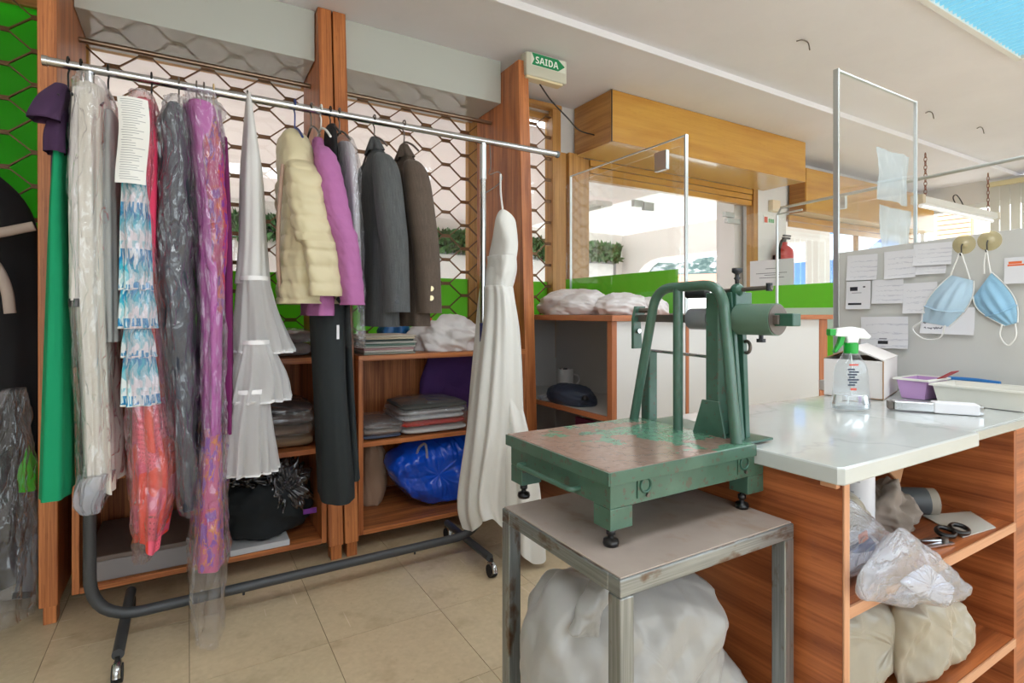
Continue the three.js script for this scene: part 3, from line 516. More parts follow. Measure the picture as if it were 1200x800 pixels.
{
  const floral = tex(512, 512, (u, v) => { const a = tf(u, v, 5, 4, 701, 3), b = tf(u, v, 9, 7, 711, 3), dot = Math.hypot(((u * 34) % 1) - 0.5, ((v * 34) % 1) - 0.5) < 0.2 && tf(u, v, 4, 4, 720, 2) > 0.5; return a > 0.56 ? [238, 70, 44] : b > 0.6 ? [222, 84, 120] : dot ? [176, 52, 78] : [238, 100, 124]; }, true, 0.5, 0.6);
  const ikat = tex(512, 512, (u, v) => { const s = Math.abs(((u * 6 + 0.25 * Math.sin(v * 50)) % 1) - 0.5) * 2, band = (v * 4.2) % 1, j = tf(u, v, 40, 6, 730, 3), k = band + (j - 0.5) * 0.5 + (s - 0.5) * 0.35; return k < 0.16 ? [222, 230, 232] : k < 0.5 ? mixc([92, 184, 206], [220, 230, 226], j) : k < 0.75 ? mixc([24, 122, 184], [70, 190, 206], s) : j > 0.5 ? [206, 226, 226] : [58, 150, 200]; }, true, 0.42, 0.5);
  const t = thing('dress', 'coral pink floral dress hanging below blue patterned ruffles', 'dress');
  part('skirt', loft(R.red, { folds: [[9, 0.008, 1], [5, 0.006, 0]], grow: v => 0.3 + v, seg: 130, wave: 0.02, seed: 1 }), cloth(255, 255, 255, { map: floral, sheen: 0 }), t);
  part('bodice', loft([[2.03, -0.135, -2.45, 0.026, 0.09], [1.9, -0.125, -2.44, 0.032, 0.15], [1.7, -0.125, -2.44, 0.034, 0.16], [1.4, -0.125, -2.45, 0.03, 0.14]], { folds: [[8, 0.006, 1]], seg: 90 }), satin(222, 56, 96), t);
  const b = thing('ruffled_top', 'white and turquoise patterned top with ruffled tiers, in plastic', 'top');
  const bm = cloth(255, 255, 255, { map: ikat, sheen: 0 });
  for (const [ya, yb, x, a, c] of [[1.75, 1.33, -0.156, 0.043, 0.045], [1.36, 1.2, -0.15, 0.052, 0.05], [1.2, 1.1, -0.148, 0.046, 0.044], [1.13, 0.935, -0.143, 0.052, 0.05]]) {
    const tier = part('tier', loft([[ya, x - 0.002, -2.29, a * 0.82, c * 0.9], [(ya + yb) / 2, x, -2.29, a * 0.95, c], [yb, x + 0.002, -2.288, a, c * 1.05]], { folds: [[7, 0.005, ya], [12, 0.003, 0]], grow: v => 0.2 + v, seg: 90, ny: 30, top: 0.05 }), bm, b);
    part('hem', loft([[yb + 0.006, x + 0.002, -2.288, a * 1.01, c * 1.06], [yb - 0.002, x + 0.002, -2.288, a * 1.01, c * 1.06]], { folds: [[7, 0.005, ya], [12, 0.003, 0]], grow: v => 1.2, top: 0, seg: 90, ny: 3 }), cloth(236, 240, 240), tier);
  }
  const rc = document.createElement('canvas'); rc.width = 128; rc.height = 448; const x = rc.getContext('2d'); x.fillStyle = 'rgb(228,227,222)'; x.fillRect(0, 0, 128, 448); x.fillStyle = 'rgba(90,92,100,0.75)';
  const rr = rng(9); for (let i = 0; i < 34; i++) x.fillRect(10 + rr() * 10, 14 + i * 12.4, 40 + rr() * 62, 2.2);
  const rt = new THREE.CanvasTexture(rc); rt.colorSpace = THREE.SRGBColorSpace;
  single('receipt', grid(10, 24, (u, v) => { const yy = 1.965 - v * 0.285; return [-0.2 + u * 0.085 + 0.006 * Math.sin(v * 5), yy, -2.2 + 0.012 * Math.sin(v * 6) + 0.012 * Math.sin(u * 3.1)]; }, false, (u, v) => [u, 1 - v]), std({ map: rt, roughness: 0.85, side: THREE.DoubleSide }), 'long printed paper ticket pinned in front of the coral dress', 'receipt');
  const c = thing('garment_cover', 'clear plastic cover hanging over the coral floral dress', 'garment cover');
  part('film', loft(R.redcov, { bump: 0.008, bf: 22, seed: 8, ridge: 0.018, seg: 110, ny: 110, folds: [[6, 0.006, 0]] }), M.filmPink, c);
  hanger(-0.12, 'black hanger of the coral floral dress', M.black, 0.09);
}
{
  const t = thing('coat', 'dark navy coat in crinkled clear plastic', 'coat');
  part('body', loft(R.navy, { folds: [[7, 0.005, 0]], seg: 90 }), cloth(46, 52, 64), t);
  const c = thing('garment_cover', 'crinkled clear plastic cover over the dark navy coat', 'garment cover');
  part('film', loft(R.navycov, { bump: 0.008, bf: 34, seed: 12, ridge: 0.03, seg: 130, ny: 150, folds: [[6, 0.004, 0]] }), M.film, c);
  hanger(-0.03, 'thin wire hanger of the dark navy coat', M.iron, 0.1);
}
{
  const pat = tex(256, 256, (u, v) => { const a = tf(u, v, 8, 8, 741, 3), b = tf(u, v, 6, 6, 751, 3), e = Math.abs(a - b); return e < 0.045 ? [222, 128, 72] : a > 0.52 ? [146, 78, 176] : [196, 84, 132]; }, true, 0.3, 0.3);
  const t = thing('dress', 'magenta satin dress with a purple and orange patterned lower skirt', 'dress');
  part('bodice', loft(R.purple, { folds: [[8, 0.007, 0], [5, 0.005, 2]], seg: 110, bump: 0.006, bf: 20 }), satin(178, 62, 158), t);
  part('skirt', loft(R.purplelow, { folds: [[6, 0.005, 0]], seg: 80 }), cloth(255, 255, 255, { map: pat, sheen: 0 }), t);
  part('drape', loft([[2.0, 0.062, -2.365, 0.03, 0.03], [1.85, 0.078, -2.345, 0.035, 0.035], [1.55, 0.096, -2.34, 0.03, 0.03], [1.25, 0.09, -2.345, 0.022, 0.024]], { folds: [[6, 0.006, 0]], seg: 60, bump: 0.01, bf: 24 }), cloth(255, 255, 255, { map: pat, color: C(222, 176, 206), sheen: 0 }), t);
  const c = thing('garment_cover', 'long clear plastic cover reaching the floor, over the magenta dress', 'garment cover');
  part('film', loft(R.purplecov, { bump: 0.008, bf: 28, seed: 15, ridge: 0.024, seg: 120, ny: 150, folds: [[6, 0.005, 0]] }), M.film, c);
  part('neck_film', loft([[2.09, 0.05, -2.5, 0.03, 0.06], [2.06, 0.06, -2.5, 0.07, 0.14], [2.03, 0.055, -2.5, 0.06, 0.16]], { bump: 0.01, bf: 40, seed: 2, seg: 60, ny: 16 }), M.film, c);
  hanger(0.03, 'wire hanger of the magenta satin dress', M.iron, 0.09); hanger(0.056, 'second wire hanger of the magenta dress', M.iron, 0.1);
  const d = thing('dress', 'deep burgundy garment squeezed behind the magenta dress', 'dress');
  part('skirt', loft([[1.95, 0.125, -2.5, 0.012, 0.1], [1.5, 0.134, -2.5, 0.02, 0.13], [0.78, 0.134, -2.5, 0.022, 0.13]], { folds: [[6, 0.004, 0]] }), cloth(108, 22, 84), d);
  hanger(0.09, 'wooden hanger behind the magenta dress', std({ color: C(196, 164, 110), roughness: 0.5 }), 0.1);
}
{ // petticoat
  const tulle = phys({ color: C(238, 237, 236), roughness: 0.95, transmission: 0.62, thickness: 0, side: THREE.DoubleSide });
  const band = cloth(240, 239, 238);
  const t = thing('petticoat', 'white tiered tulle petticoat with a plain satin top', 'petticoat');
  part('satin_top', loft(R.sat, { folds: [[5, 0.005, 1], [9, 0.003, 0]], seg: 90, top: 0.01 }), satin(216, 215, 212), t);
  const tiers = [[R.tier1, 11], [R.tier2, 14], [R.tier3, 13]];
  tiers.forEach(([r, n], i) => {
    const k = part('tier', loft(r, { folds: [[n, 0.011, i], [n * 2 - 3, 0.005, 1]], grow: v => 0.15 + v, seg: 150, ny: 40, top: 0 }), tulle, t);
    const e = r[r.length - 1], f = r[0];
    part('ribbon', loft([[e[0] + 0.006, ...e.slice(1)], [e[0] - 0.008, ...e.slice(1)]], { folds: [[n, 0.011, i], [n * 2 - 3, 0.005, 1]], grow: v => 1.15, seg: 150, ny: 3, top: 0 }), band, k);
    part('waist_ribbon', loft([[f[0] + 0.006, f[1], f[2], f[3] + 0.003, f[4] + 0.003], [f[0] - 0.012, f[1], f[2], f[3] + 0.004, f[4] + 0.004]], { folds: [], seg: 90, ny: 3, top: 0 }), band, k);
  });
  hanger(0.214, 'wire hanger of the white tulle petticoat', M.iron, 0.06, 0.05);
}
function jacket(o) {
  const { name = 'jacket', label, x, top, hem, half = 0.19, a = 0.05, ahem = 0.065, mat, sleeveHem, sleeveX = 0, sleeveR = 0.055, sleeveZ = 0.02, opts = {}, dx = 0, sopts = null } = o;
  const t = thing(name, label, 'jacket'), L = top - hem;
  part('body', loft([[top, x, RZ, a * 0.4, 0.03], [top - 0.045, x, RZ, a * 0.62, 0.07], [top - 0.085, x, RZ, a * 0.8, half * 0.55], [top - 0.14, x + dx * 0.1, RZ, a, half * 0.92], [top - 0.3, x + dx * 0.3, RZ, a, half * 0.97], [top - L * 0.7, x + dx * 0.7, RZ, (a + ahem) / 2, half], [hem, x + dx, RZ, ahem, half * 1.02]], { seg: 96, ny: 90, ...opts }), mat, t);
  for (const s of [1, -1]) part('sleeve', loft([[top - 0.055, x, RZ + s * half * 0.35, sleeveR * 0.4, 0.03], [top - 0.1, x, RZ + s * half * 0.66, sleeveR * 0.72, 0.05], [top - 0.18, x + sleeveX * 0.12, RZ + s * (half - 0.03), sleeveR * 0.97, 0.062], [top - 0.4, x + sleeveX * 0.45, RZ + s * (half + sleeveZ * 0.5), sleeveR, 0.062], [(top + sleeveHem) / 2 - 0.12, x + sleeveX * 0.7, RZ + s * (half + sleeveZ), sleeveR * 0.94, 0.058], [sleeveHem, x + sleeveX, RZ + s * (half + sleeveZ), sleeveR * 0.86, 0.054]], { seg: 60, ny: 80, top: 0.04, folds: [[4, 0.003, 0.5]], ...(sopts || opts) }), mat, t);
  return t;
}
{
  const m = cloth(206, 194, 158, { roughness: 0.42, sheen: 0.1 });
  const t = jacket({ name: 'puffer_jacket', label: 'beige quilted puffer jacket hanging on the rail', x: 0.405, top: 1.96, hem: 1.29, half: 0.19, a: 0.075, ahem: 0.125, mat: m, sleeveHem: 1.32, sleeveX: 0.08, sleeveR: 0.075, dx: 0.045, opts: { quilt: 0.01, quiltStep: 0.066, bump: 0.014, bf: 22, folds: [[3, 0.006, 0]] } });
  part('collar', loft([[2.05, 0.385, RZ, 0.03, 0.05], [2.02, 0.388, RZ, 0.055, 0.09], [1.95, 0.396, RZ, 0.068, 0.12], [1.86, 0.405, RZ, 0.075, 0.15], [1.78, 0.41, RZ, 0.06, 0.15]], { bump: 0.014, bf: 18, top: 0.25, seg: 70, ny: 40, folds: [[3, 0.006, 1]] }), m, t);
  part('zip', spline([[0.335, 1.86, -2.4], [0.325, 1.75, -2.39], [0.318, 1.6, -2.4], [0.322, 1.45, -2.43], [0.335, 1.32, -2.45]], 0.008, 30, 8), std({ color: C(176, 146, 128), roughness: 0.6 }), t);
  hanger(0.40, 'blue-hooked hanger of the beige puffer jacket', std({ color: C(46, 64, 132), roughness: 0.4 }), 0.1);
}
{
  const m = cloth(174, 106, 158);
  jacket({ name: 'quilted_jacket', label: 'lilac pink quilted jacket behind the beige puffer', x: 0.495, top: 2.03, hem: 1.24, half: 0.19, a: 0.04, ahem: 0.05, mat: m, sleeveHem: 1.285, sleeveX: 0.095, sleeveR: 0.05, sleeveZ: 0.045, opts: { quilt: 0.004, quiltStep: 0.05, bump: 0.006, bf: 60 } });
  hanger(0.468, 'wire hanger of the lilac pink jacket', M.iron, 0.08); hanger(0.51, 'white wire hanger between the pink jacket and the black top', M.plasticWhite, 0.08);
}
{
  const t = thing('trousers', 'black trousers hanging in a long fold below the pink jacket', 'trousers');
  part('leg', loft([[1.6, 0.53, -2.53, 0.035, 0.1], ...R.trousers], { folds: [[5, 0.006, 0]], seg: 90 }), cloth(34, 40, 42), t);
  part('leg', loft([[1.6, 0.6, -2.56, 0.02, 0.09], [1.0, 0.625, -2.56, 0.022, 0.11], [0.5, 0.65, -2.56, 0.025, 0.12]], { folds: [[4, 0.004, 0]], seg: 70 }), cloth(30, 36, 38), t);
  part('care_tag', bx(0.545, 0.556, 1.14, 1.2, -2.377, -2.374), M.paper, t);
  const b = thing('vest', 'thin black top hanging between the pink jacket and the wardrobe post', 'top');
  part('body', loft([[2.09, 0.548, -2.52, 0.014, 0.04], [2.0, 0.55, -2.52, 0.018, 0.1], [1.4, 0.552, -2.53, 0.018, 0.12]], { folds: [[6, 0.003, 0]] }), cloth(24, 24, 26), b);
  hanger(0.55, 'black hanger of the thin black top', M.black, 0.06);
}
{
  const t = thing('blouse', 'pale grey lace blouse in a clear cover beside the grey suit jacket', 'blouse');
  part('body', loft([[2.02, 0.6, RZ, 0.02, 0.06], [1.93, 0.612, RZ, 0.028, 0.15], [1.5, 0.632, RZ, 0.026, 0.16], [1.3, 0.635, RZ, 0.026, 0.16]], { folds: [[7, 0.004, 0]] }), cloth(196, 192, 196), t);
  const c = thing('garment_cover', 'clear plastic cover over the pale grey lace blouse', 'garment cover');
  part('film', loft([[2.05, 0.6, RZ, 0.02, 0.06], [1.94, 0.613, RZ, 0.036, 0.17], [1.5, 0.634, RZ, 0.036, 0.18], [1.1, 0.64, RZ, 0.036, 0.18]], { bump: 0.01, bf: 26, seed: 31, ridge: 0.01, seg: 90, ny: 100 }), M.film, c);
  hanger(0.59, 'wire hanger of the pale grey lace blouse', M.iron, 0.08);
}
{
  const wool = (c1, c2, s) => tex(256, 256, (u, v) => mixc(c1, c2, tn(u * 128, v * 100, 128, 100, s) * 0.6 + 0.4 * tf(u, v, 20, 5, s + 3, 2)), true, 0.12, 0.16);
  const gm = cloth(255, 255, 255, { map: wool([104, 106, 106], [58, 60, 62], 801), sheen: 0.1 }), bm = cloth(255, 255, 255, { map: wool([112, 96, 82], [62, 52, 46], 811), sheen: 0.1 });
  const button = (t, x, y, z, m, r = 0.01) => part('button', new THREE.CylinderGeometry(r, r, 0.006, 16).rotateX(Math.PI / 2).rotateY(-0.35).translate(x, y, z), m, t);
  const g = jacket({ name: 'suit_jacket', label: 'grey pinstripe suit jacket with dark cuff buttons', x: 0.755, top: 2.04, hem: 1.19, half: 0.185, a: 0.045, ahem: 0.06, mat: gm, sleeveHem: 1.255, sleeveX: 0.035, sleeveR: 0.06, dx: 0.02 });
  part('collar', loft([[2.075, 0.75, RZ, 0.016, 0.022], [2.045, 0.752, RZ, 0.026, 0.04], [2.0, 0.753, RZ, 0.036, 0.08]], { top: 0.1, seg: 50, ny: 20 }), gm, g);
  for (const k of [0, 1]) button(g, 0.772, 1.325 - k * 0.026, -2.2605, M.blackGloss, 0.01);
  const b = jacket({ name: 'suit_jacket', label: 'brown tweed jacket with pale metal cuff buttons', x: 0.9, top: 2.03, hem: 1.19, half: 0.175, a: 0.045, ahem: 0.062, mat: bm, sleeveHem: 1.25, sleeveX: 0.045, sleeveR: 0.06, dx: 0.025 });
  part('collar', loft([[2.065, 0.895, RZ, 0.016, 0.022], [2.035, 0.897, RZ, 0.026, 0.04], [1.99, 0.9, RZ, 0.036, 0.08]], { top: 0.1, seg: 50, ny: 20 }), bm, b);
  for (const k of [0, 1]) button(b, 0.932, 1.36 - k * 0.042, -2.2695, std({ color: C(206, 190, 150), roughness: 0.3, metalness: 0.5 }), 0.012);
  hanger(0.75, 'wire hanger of the grey pinstripe jacket', M.iron, 0.08); hanger(0.895, 'wire hanger of the brown tweed jacket', M.iron, 0.08);
}
{
  const m = cloth(228, 227, 221, { roughness: 0.6 });
  const t = thing('wedding_dress', 'long strapless white wedding dress hung beside the wardrobe end panel', 'dress');
  part('bodice', loft(R.wed.slice(0, 6), { folds: [[6, 0.003, 0]], seg: 90, ny: 50, bump: 0.004, bf: 20, top: 0.05 }), m, t);
  part('skirt', loft([...R.wed.slice(4).map(r => [r[0], r[1], r[2], r[3] + 0.012, r[4] + 0.012]), [0.19, 1.38, -2.47, 0.15, 0.14]], { folds: [[11, 0.012, 0], [6, 0.012, 1]], grow: v => 0.25 + v, seg: 170, ny: 80, wave: 0.05, seed: 1, top: 0.02 }), m, t);
  part('waist_drape', loft([[1.56, 1.42, -2.485, 0.054, 0.1], [1.46, 1.408, -2.48, 0.058, 0.104], [1.37, 1.392, -2.48, 0.053, 0.098], [1.33, 1.388, -2.48, 0.046, 0.1]], { folds: [[3, 0.004, 0]], bump: 0.012, bf: 18, seg: 80, ny: 20, top: 0.02 }), m, t);
  part('train', loft([[1.0, 1.41, -2.46, 0.03, 0.05], [0.5, 1.45, -2.36, 0.07, 0.08], [0.06, 1.46, -2.3, 0.085, 0.09]], { folds: [[6, 0.012, 0]], grow: v => 0.3 + v, seg: 90, wave: 0.03 }), m, t);
  part('strap', spline([[1.43, 1.99, RZ], [1.428, 1.9, RZ + 0.004], [1.432, 1.79, RZ + 0.02]], 0.006, 16, 6), m, t);
  const h = thing('clothes_hanger', 'wire hanger carrying the white wedding dress past the rack post', 'hanger');
  part('hook', spline([[1.36, 2.17, RZ], [1.362, 2.1, RZ + 0.01], [1.37, 2.02, RZ], [1.36, 1.98, RZ], [1.42, 2.0, RZ], [1.44, 1.97, RZ], [1.41, 1.93, RZ], [1.34, 1.88, RZ]], 0.003, 50, 7), M.iron, h);
}
{ // dark clothes left of the wardrobe
  const t = thing('coat', 'long black coat hanging outside the wardrobe by the green window', 'coat');
  part('body', loft([[2.0, -1.05, -3.1, 0.04, 0.1], [1.92, -0.98, -3.1, 0.18, 0.12], [1.7, -0.88, -3.1, 0.29, 0.14], [1.3, -0.85, -3.1, 0.3, 0.15], [0.8, -0.85, -3.1, 0.3, 0.15], [0.12, -0.86, -3.1, 0.3, 0.15]], { folds: [[8, 0.012, 0], [5, 0.01, 2]], seg: 110 }), cloth(24, 24, 27), t);
  const s = thing('belt', 'beige looped belt hanging over the black coat', 'belt');
  part('strap', tube(new THREE.CatmullRomCurve3([V(-0.53, 1.6, -2.86), V(-0.6, 1.575, -2.855), V(-0.66, 1.55, -2.85), V(-0.68, 1.5, -2.85), V(-0.635, 1.42, -2.85), V(-0.61, 1.34, -2.85), V(-0.6, 1.25, -2.85)]), 0.019, 50, 10).scale(1, 1, 1), cloth(186, 168, 156), s);
  const c = thing('garment_cover', 'crumpled clear plastic cover beneath the black coat', 'garment cover');
  part('film', loft([[0.95, -0.6, -2.92, 0.03, 0.06], [0.7, -0.62, -2.9, 0.07, 0.1], [0.4, -0.635, -2.88, 0.1, 0.12], [0.06, -0.65, -2.87, 0.115, 0.14]], { bump: 0.008, bf: 22, seed: 41, ridge: 0.03, seg: 90, ny: 90 }), M.film, c);
  const windowGreen = thing('bag', 'bright green lump for the window green seen through crumpled plastic', 'cloth');  // green lump added for the window colour that shows through the plastic
  part('cloth', lump(-0.563, 0.52, -2.95, 0.03, 0.17, 0.035, { seed: 5, amp: 0.25, detail: 22, peak: 0.5 }), M.green, windowGreen);
  const p = thing('tube', 'grey tube with a black end cap lying beside the wardrobe foot', 'tube');
  part('pipe', bar([-0.582, 0.1, -2.96], [-0.55, 0.3, -3.05], 0.03, 18), std({ color: C(104, 106, 110), roughness: 0.5 }), p);
  part('end_cap', bar([-0.585, 0.08, -2.95], [-0.582, 0.1, -2.96], 0.033, 18), M.black, p);
  single('coat_stand_arm', tube(path([[-1.45, 2.12, -2.95], [-1.0, 1.96, -3.0], [-0.66, 1.66, -3.05]], 0.15), 0.028, 40, 12), std({ color: C(62, 52, 48), roughness: 0.5 }), 'dark curved bar crossing before the green window', 'bar');
}
// ---------------------------------------------------------------- things in the wardrobe
const folded = (name, label, cat, x0, x1, y0, z0, z1, layers, seed, film) => {
  const t = thing(name, label, cat), r = rng(seed); let y = y0;
  layers.forEach(([h, mat], i) => {
    const dx = (r() - 0.5) * 0.02, dz = (r() - 0.5) * 0.02, hh = h, s = seed + i, yy = y;
    part('layer', grid(48, 20, (u, v) => { const th = u * Math.PI * 2, ph = v * Math.PI, sp = (c, e) => Math.sign(c) * Math.pow(Math.abs(c), e); const X = sp(Math.cos(th), 0.28) * Math.pow(Math.sin(ph), 0.35), Z = sp(Math.sin(th), 0.28) * Math.pow(Math.sin(ph), 0.35), Y = sp(Math.cos(ph), 0.8); const n = fbm3(X * 3 + s * 5, Y * 2, Z * 3 + s, 3); return [(x0 + x1) / 2 + dx + X * (x1 - x0) / 2 * (1 + 0.03 * n), yy + hh / 2 + Math.max(-1, Y) * hh / 2 + (Y > -0.3 ? n * 0.006 : 0), (z0 + z1) / 2 + dz + Z * (z1 - z0) / 2 * (1 + 0.03 * n)]; }, true), mat, t);
    y += h * 0.96;
  });
  if (film) part('film', grid(70, 40, (u, v) => { const th = u * Math.PI * 2, ph = v * Math.PI, sp = (c, e) => Math.sign(c) * Math.pow(Math.abs(c), e); const X = sp(Math.cos(th), 0.4) * Math.pow(Math.sin(ph), 0.5), Z = sp(Math.sin(th), 0.4) * Math.pow(Math.sin(ph), 0.5), Y = sp(Math.cos(ph), 0.8); const n = ridge3(X * 4 + seed, Y * 4, Z * 4, 3); return [(x0 + x1) / 2 + X * ((x1 - x0) / 2 + 0.012 + 0.012 * n), y0 + 0.003 + Math.max(0, (Y + 1) / 2 * (y - y0 + 0.012) + 0.008 * n * (Y > -0.6 ? 1 : 0)), (z0 + z1) / 2 + Z * ((z1 - z0) / 2 + 0.012 + 0.012 * n)]; }, true, (u, v) => [u * 1.2, v * 0.6]), M.film, t);
  return t;
};
const cl = (r, g, b) => cloth(r, g, b);
folded('folded_clothes', 'brown folded clothes wrapped in clear plastic on the wardrobe shelf', 'clothes', 0.24, 0.56, 0.571, -3.3, -2.9, [[0.06, cl(140, 112, 84)], [0.06, cl(106, 78, 62)], [0.06, cl(92, 70, 60)], [0.05, cl(70, 54, 50)]], 3, true);
folded('folded_clothes', 'grey wrapped bundle on the top wardrobe shelf behind the petticoat', 'clothes', 0.3, 0.57, 1.029, -3.3, -2.95, [[0.07, cl(150, 140, 136)], [0.06, cl(120, 112, 108)]], 7, true);
folded('folded_clothes', 'dark wrapped bundle on the top wardrobe shelf behind the dresses', 'clothes', -0.3, 0.2, 1.029, -3.35, -2.95, [[0.08, cl(96, 86, 84)], [0.06, cl(150, 140, 140)]], 9, true);
folded('folded_clothes', 'grey and brown folded garments in plastic beside the red bundle', 'clothes', 0.8, 1.02, 0.571, -3.2, -2.88, [[0.025, cl(82, 90, 112)], [0.03, cl(150, 140, 132)], [0.035, cl(104, 92, 86)]], 11, true);
folded('folded_clothes', 'red, white and grey folded garments in plastic above the blue bag', 'clothes', 1.02, 1.42, 0.571, -3.25, -2.87, [[0.04, cl(190, 186, 182)], [0.035, cl(196, 48, 34)], [0.035, cl(200, 198, 196)], [0.03, cl(176, 174, 172)], [0.035, cl(78, 78, 74)]], 13, true);
{
  const t = thing('cloth_stack', 'stack of flat pale papers and cloths on the shelf below the jackets', 'stack');
  const cs = [[150, 152, 138], [214, 206, 196], [190, 150, 150], [206, 202, 192], [104, 128, 116], [196, 192, 184], [70, 84, 80], [214, 200, 172], [206, 196, 180]], r = rng(21);
  cs.forEach((c, i) => part('sheet', bx(0.79 + r() * 0.02, 1.1 - r() * 0.03, 1.029 + i * 0.0115, 1.029 + i * 0.0115 + 0.0105, -3.2 + r() * 0.02, -2.86 - r() * 0.02, 0.004, 'x'), cl(...c), t));
}
{
  const t = thing('shopping_bag', 'white printed plastic bag on the top wardrobe shelf below the tweed jacket', 'bag');
  part('body', lump(1.36, 1.029, -3.05, 0.22, 0.2, 0.19, { seed: 21, amp: 0.22, detail: 40 }), M.bagWhite, t);
  part('red_print', lump(1.2, 1.2, -2.99, 0.03, 0.03, 0.02, { seed: 3, amp: 0.2, detail: 12, flat: 0.9 }), std({ color: C(206, 44, 40), roughness: 0.5 }), t);
  const b = thing('shopping_bag', 'small blue and green bag tucked behind the white printed bag', 'bag');
  part('body', lump(1.1, 1.029, -3.25, 0.1, 0.22, 0.09, { seed: 25, amp: 0.2, detail: 26 }), std({ color: C(34, 96, 152), roughness: 0.4 }), b);
  const p = thing('purple_block', 'purple creased block at the back of the middle shelf', 'bag');  // creased block filling a purple patch; what it is stays open
  part('body', pillow([[1.3, 0.578], [1.32, 0.82], [1.38, 0.975], [1.72, 0.975], [1.74, 0.578]], -3.4, 0.05, { seed: 27, amp: 0.02, freq: 4 }), cloth(82, 52, 112), p);
}
{
  const t = thing('plastic_sack', 'large shiny blue plastic sack on the bottom wardrobe shelf', 'bag');
  part('body', pillow([[0.98, 0.36], [1.02, 0.44], [1.12, 0.495], [1.4, 0.53], [1.56, 0.48], [1.58, 0.16], [1.5, 0.116], [1.24, 0.116], [1.12, 0.17], [1.03, 0.27]], -3.08, 0.15, { seed: 31, amp: 0.035, freq: 7, nu: 160, nv: 70, sharp: 0.4, box: [0.9, 1.7, 0.115] }), phys({ color: C(10, 84, 214), roughness: 0.24, clearcoat: 0.6, clearcoatRoughness: 0.12, side: THREE.DoubleSide }), t);
  part('handle', spline([[1.12, 0.44, -2.95], [1.14, 0.49, -2.94], [1.17, 0.5, -2.94], [1.18, 0.42, -2.93]], 0.008, 20, 8), M.bagClear, t);
  single('wrapped_bundle', lump(0.95, 0.114, -3.25, 0.09, 0.4, 0.1, { seed: 33, amp: 0.15, detail: 26, flat: 0.7 }), cloth(176, 146, 122), 'tan bundle standing behind the blue sack', 'bundle');
}
{
  const t = thing('duffel_bag', 'black bag with a purple strap on the wardrobe floor', 'bag');
  part('body', lump(0.34, 0.15, -3.06, 0.23, 0.3, 0.18, { seed: 41, amp: 0.14, detail: 40, flat: 0.6 }), cloth(30, 34, 36), t);
  part('strap', bx(0.5, 0.565, 0.235, 0.262, -2.9, -2.893, 0.003).applyMatrix4(new THREE.Matrix4().makeRotationZ(-0.0)), cloth(122, 58, 146), t);
  const p = thing('plastic_wrap', 'crinkled glossy dark plastic lying on the black bag', 'plastic');
  part('film', lump(0.43, 0.24, -2.96, 0.115, 0.26, 0.085, { seed: 44, amp: 0.3, freq: 6, detail: 70, flat: 0.9 }), phys({ color: C(62, 60, 62), roughness: 0.12, clearcoat: 1, clearcoatRoughness: 0.05, metalness: 0.35, side: THREE.DoubleSide }), p);
  part('film', lump(0.27, 0.4, -2.98, 0.12, 0.09, 0.09, { seed: 45, amp: 0.3, freq: 6, detail: 46, flat: 0.9 }), phys({ color: C(24, 24, 26), roughness: 0.12, clearcoat: 1, side: THREE.DoubleSide }), p);
  single('white_panel', bx(0.17, 0.43, 0.114, 0.142, -3.3, -2.852, 0.003, 'x'), std({ color: C(206, 208, 210), roughness: 0.5 }), 'flat white panel under the black bag', 'panel');
  const g = thing('flat_box', 'large flat grey box in plastic on the wardrobe floor', 'box');
  part('body', bx(-0.36, 0.14, 0.114, 0.2, -3.35, -2.87, 0.006, 'x'), std({ color: C(146, 140, 140), roughness: 0.5 }), g);
  part('lid', bx(-0.365, 0.145, 0.2, 0.222, -3.355, -2.865, 0.006, 'x'), std({ color: C(120, 106, 98), roughness: 0.5 }), g);
}

// ---------------------------------------------------------------- tall white reception counter
{
  const t = thing('reception_counter', 'tall white reception counter with timber edges and an open end niche', 'counter');
  const W = M.laminate, T = M.trim;
  part('counter_top', prXZ([[1.9, -3.5], [1.9, -2.17], [4.07, -2.17], [4.07, -2.275], [2.505, -2.275], [2.505, -3.5]], 1.208, 1.24, 0.002), T, t);
  part('front_panel', bx(1.962, 2.488, 0.06, 1.207, -2.222, -2.204, 0.001), W, t);
  part('front_panel', bx(2.516, 3.848, 0.06, 1.207, -2.222, -2.204, 0.001), W, t);
  for (const [a, b] of [[1.925, 1.96], [2.49, 2.514], [3.85, 3.93]]) part('edge_post', bx(a, b, 0, 1.207, -2.24, -2.2, 0.002), T, t);
  part('end_panel', bx(3.93, 4.0, 0, 1.207, -2.26, -2.23), T, t);
  part('back_panel', bx(2.47, 2.488, 0.05, 1.207, -3.48, -2.224), W, t);
  part('niche_side', bx(1.962, 2.468, 0.05, 1.207, -2.24, -2.224), W, t);
  part('niche_end', bx(1.93, 2.468, 0.05, 1.207, -3.5, -3.482), W, t);
  part('niche_shelf', bx(1.945, 2.468, 0.672, 0.694, -3.48, -2.242, 0.001, 'z'), W, t);
  part('shelf_edge', bx(1.925, 1.944, 0.668, 0.696, -3.48, -2.242, 0.002, 'z'), T, t);
  part('niche_floor', bx(1.93, 2.468, 0.05, 0.075, -3.48, -2.242, 0.001, 'z'), T, t);
}
[[2.12, -2.78, 0.19, 0.165, 0.3, 51, 'white plastic laundry bag on the reception counter by the wardrobe'], [2.22, -2.46, 0.17, 0.13, 0.18, 55, 'smaller white plastic laundry bag at the counter corner'], [2.34, -2.34, 0.1, 0.1, 0.12, 57, 'white crumpled bag beside the clear counter screen']].forEach(([x, z, rx, h, rz, s, l]) =>
  single('laundry_bag', lump(x, 1.241, z, rx, h, rz, { seed: s, amp: 0.12, freq: 3.4, detail: 56, flat: 0.5 }), M.bagWhite, l, 'bag'));
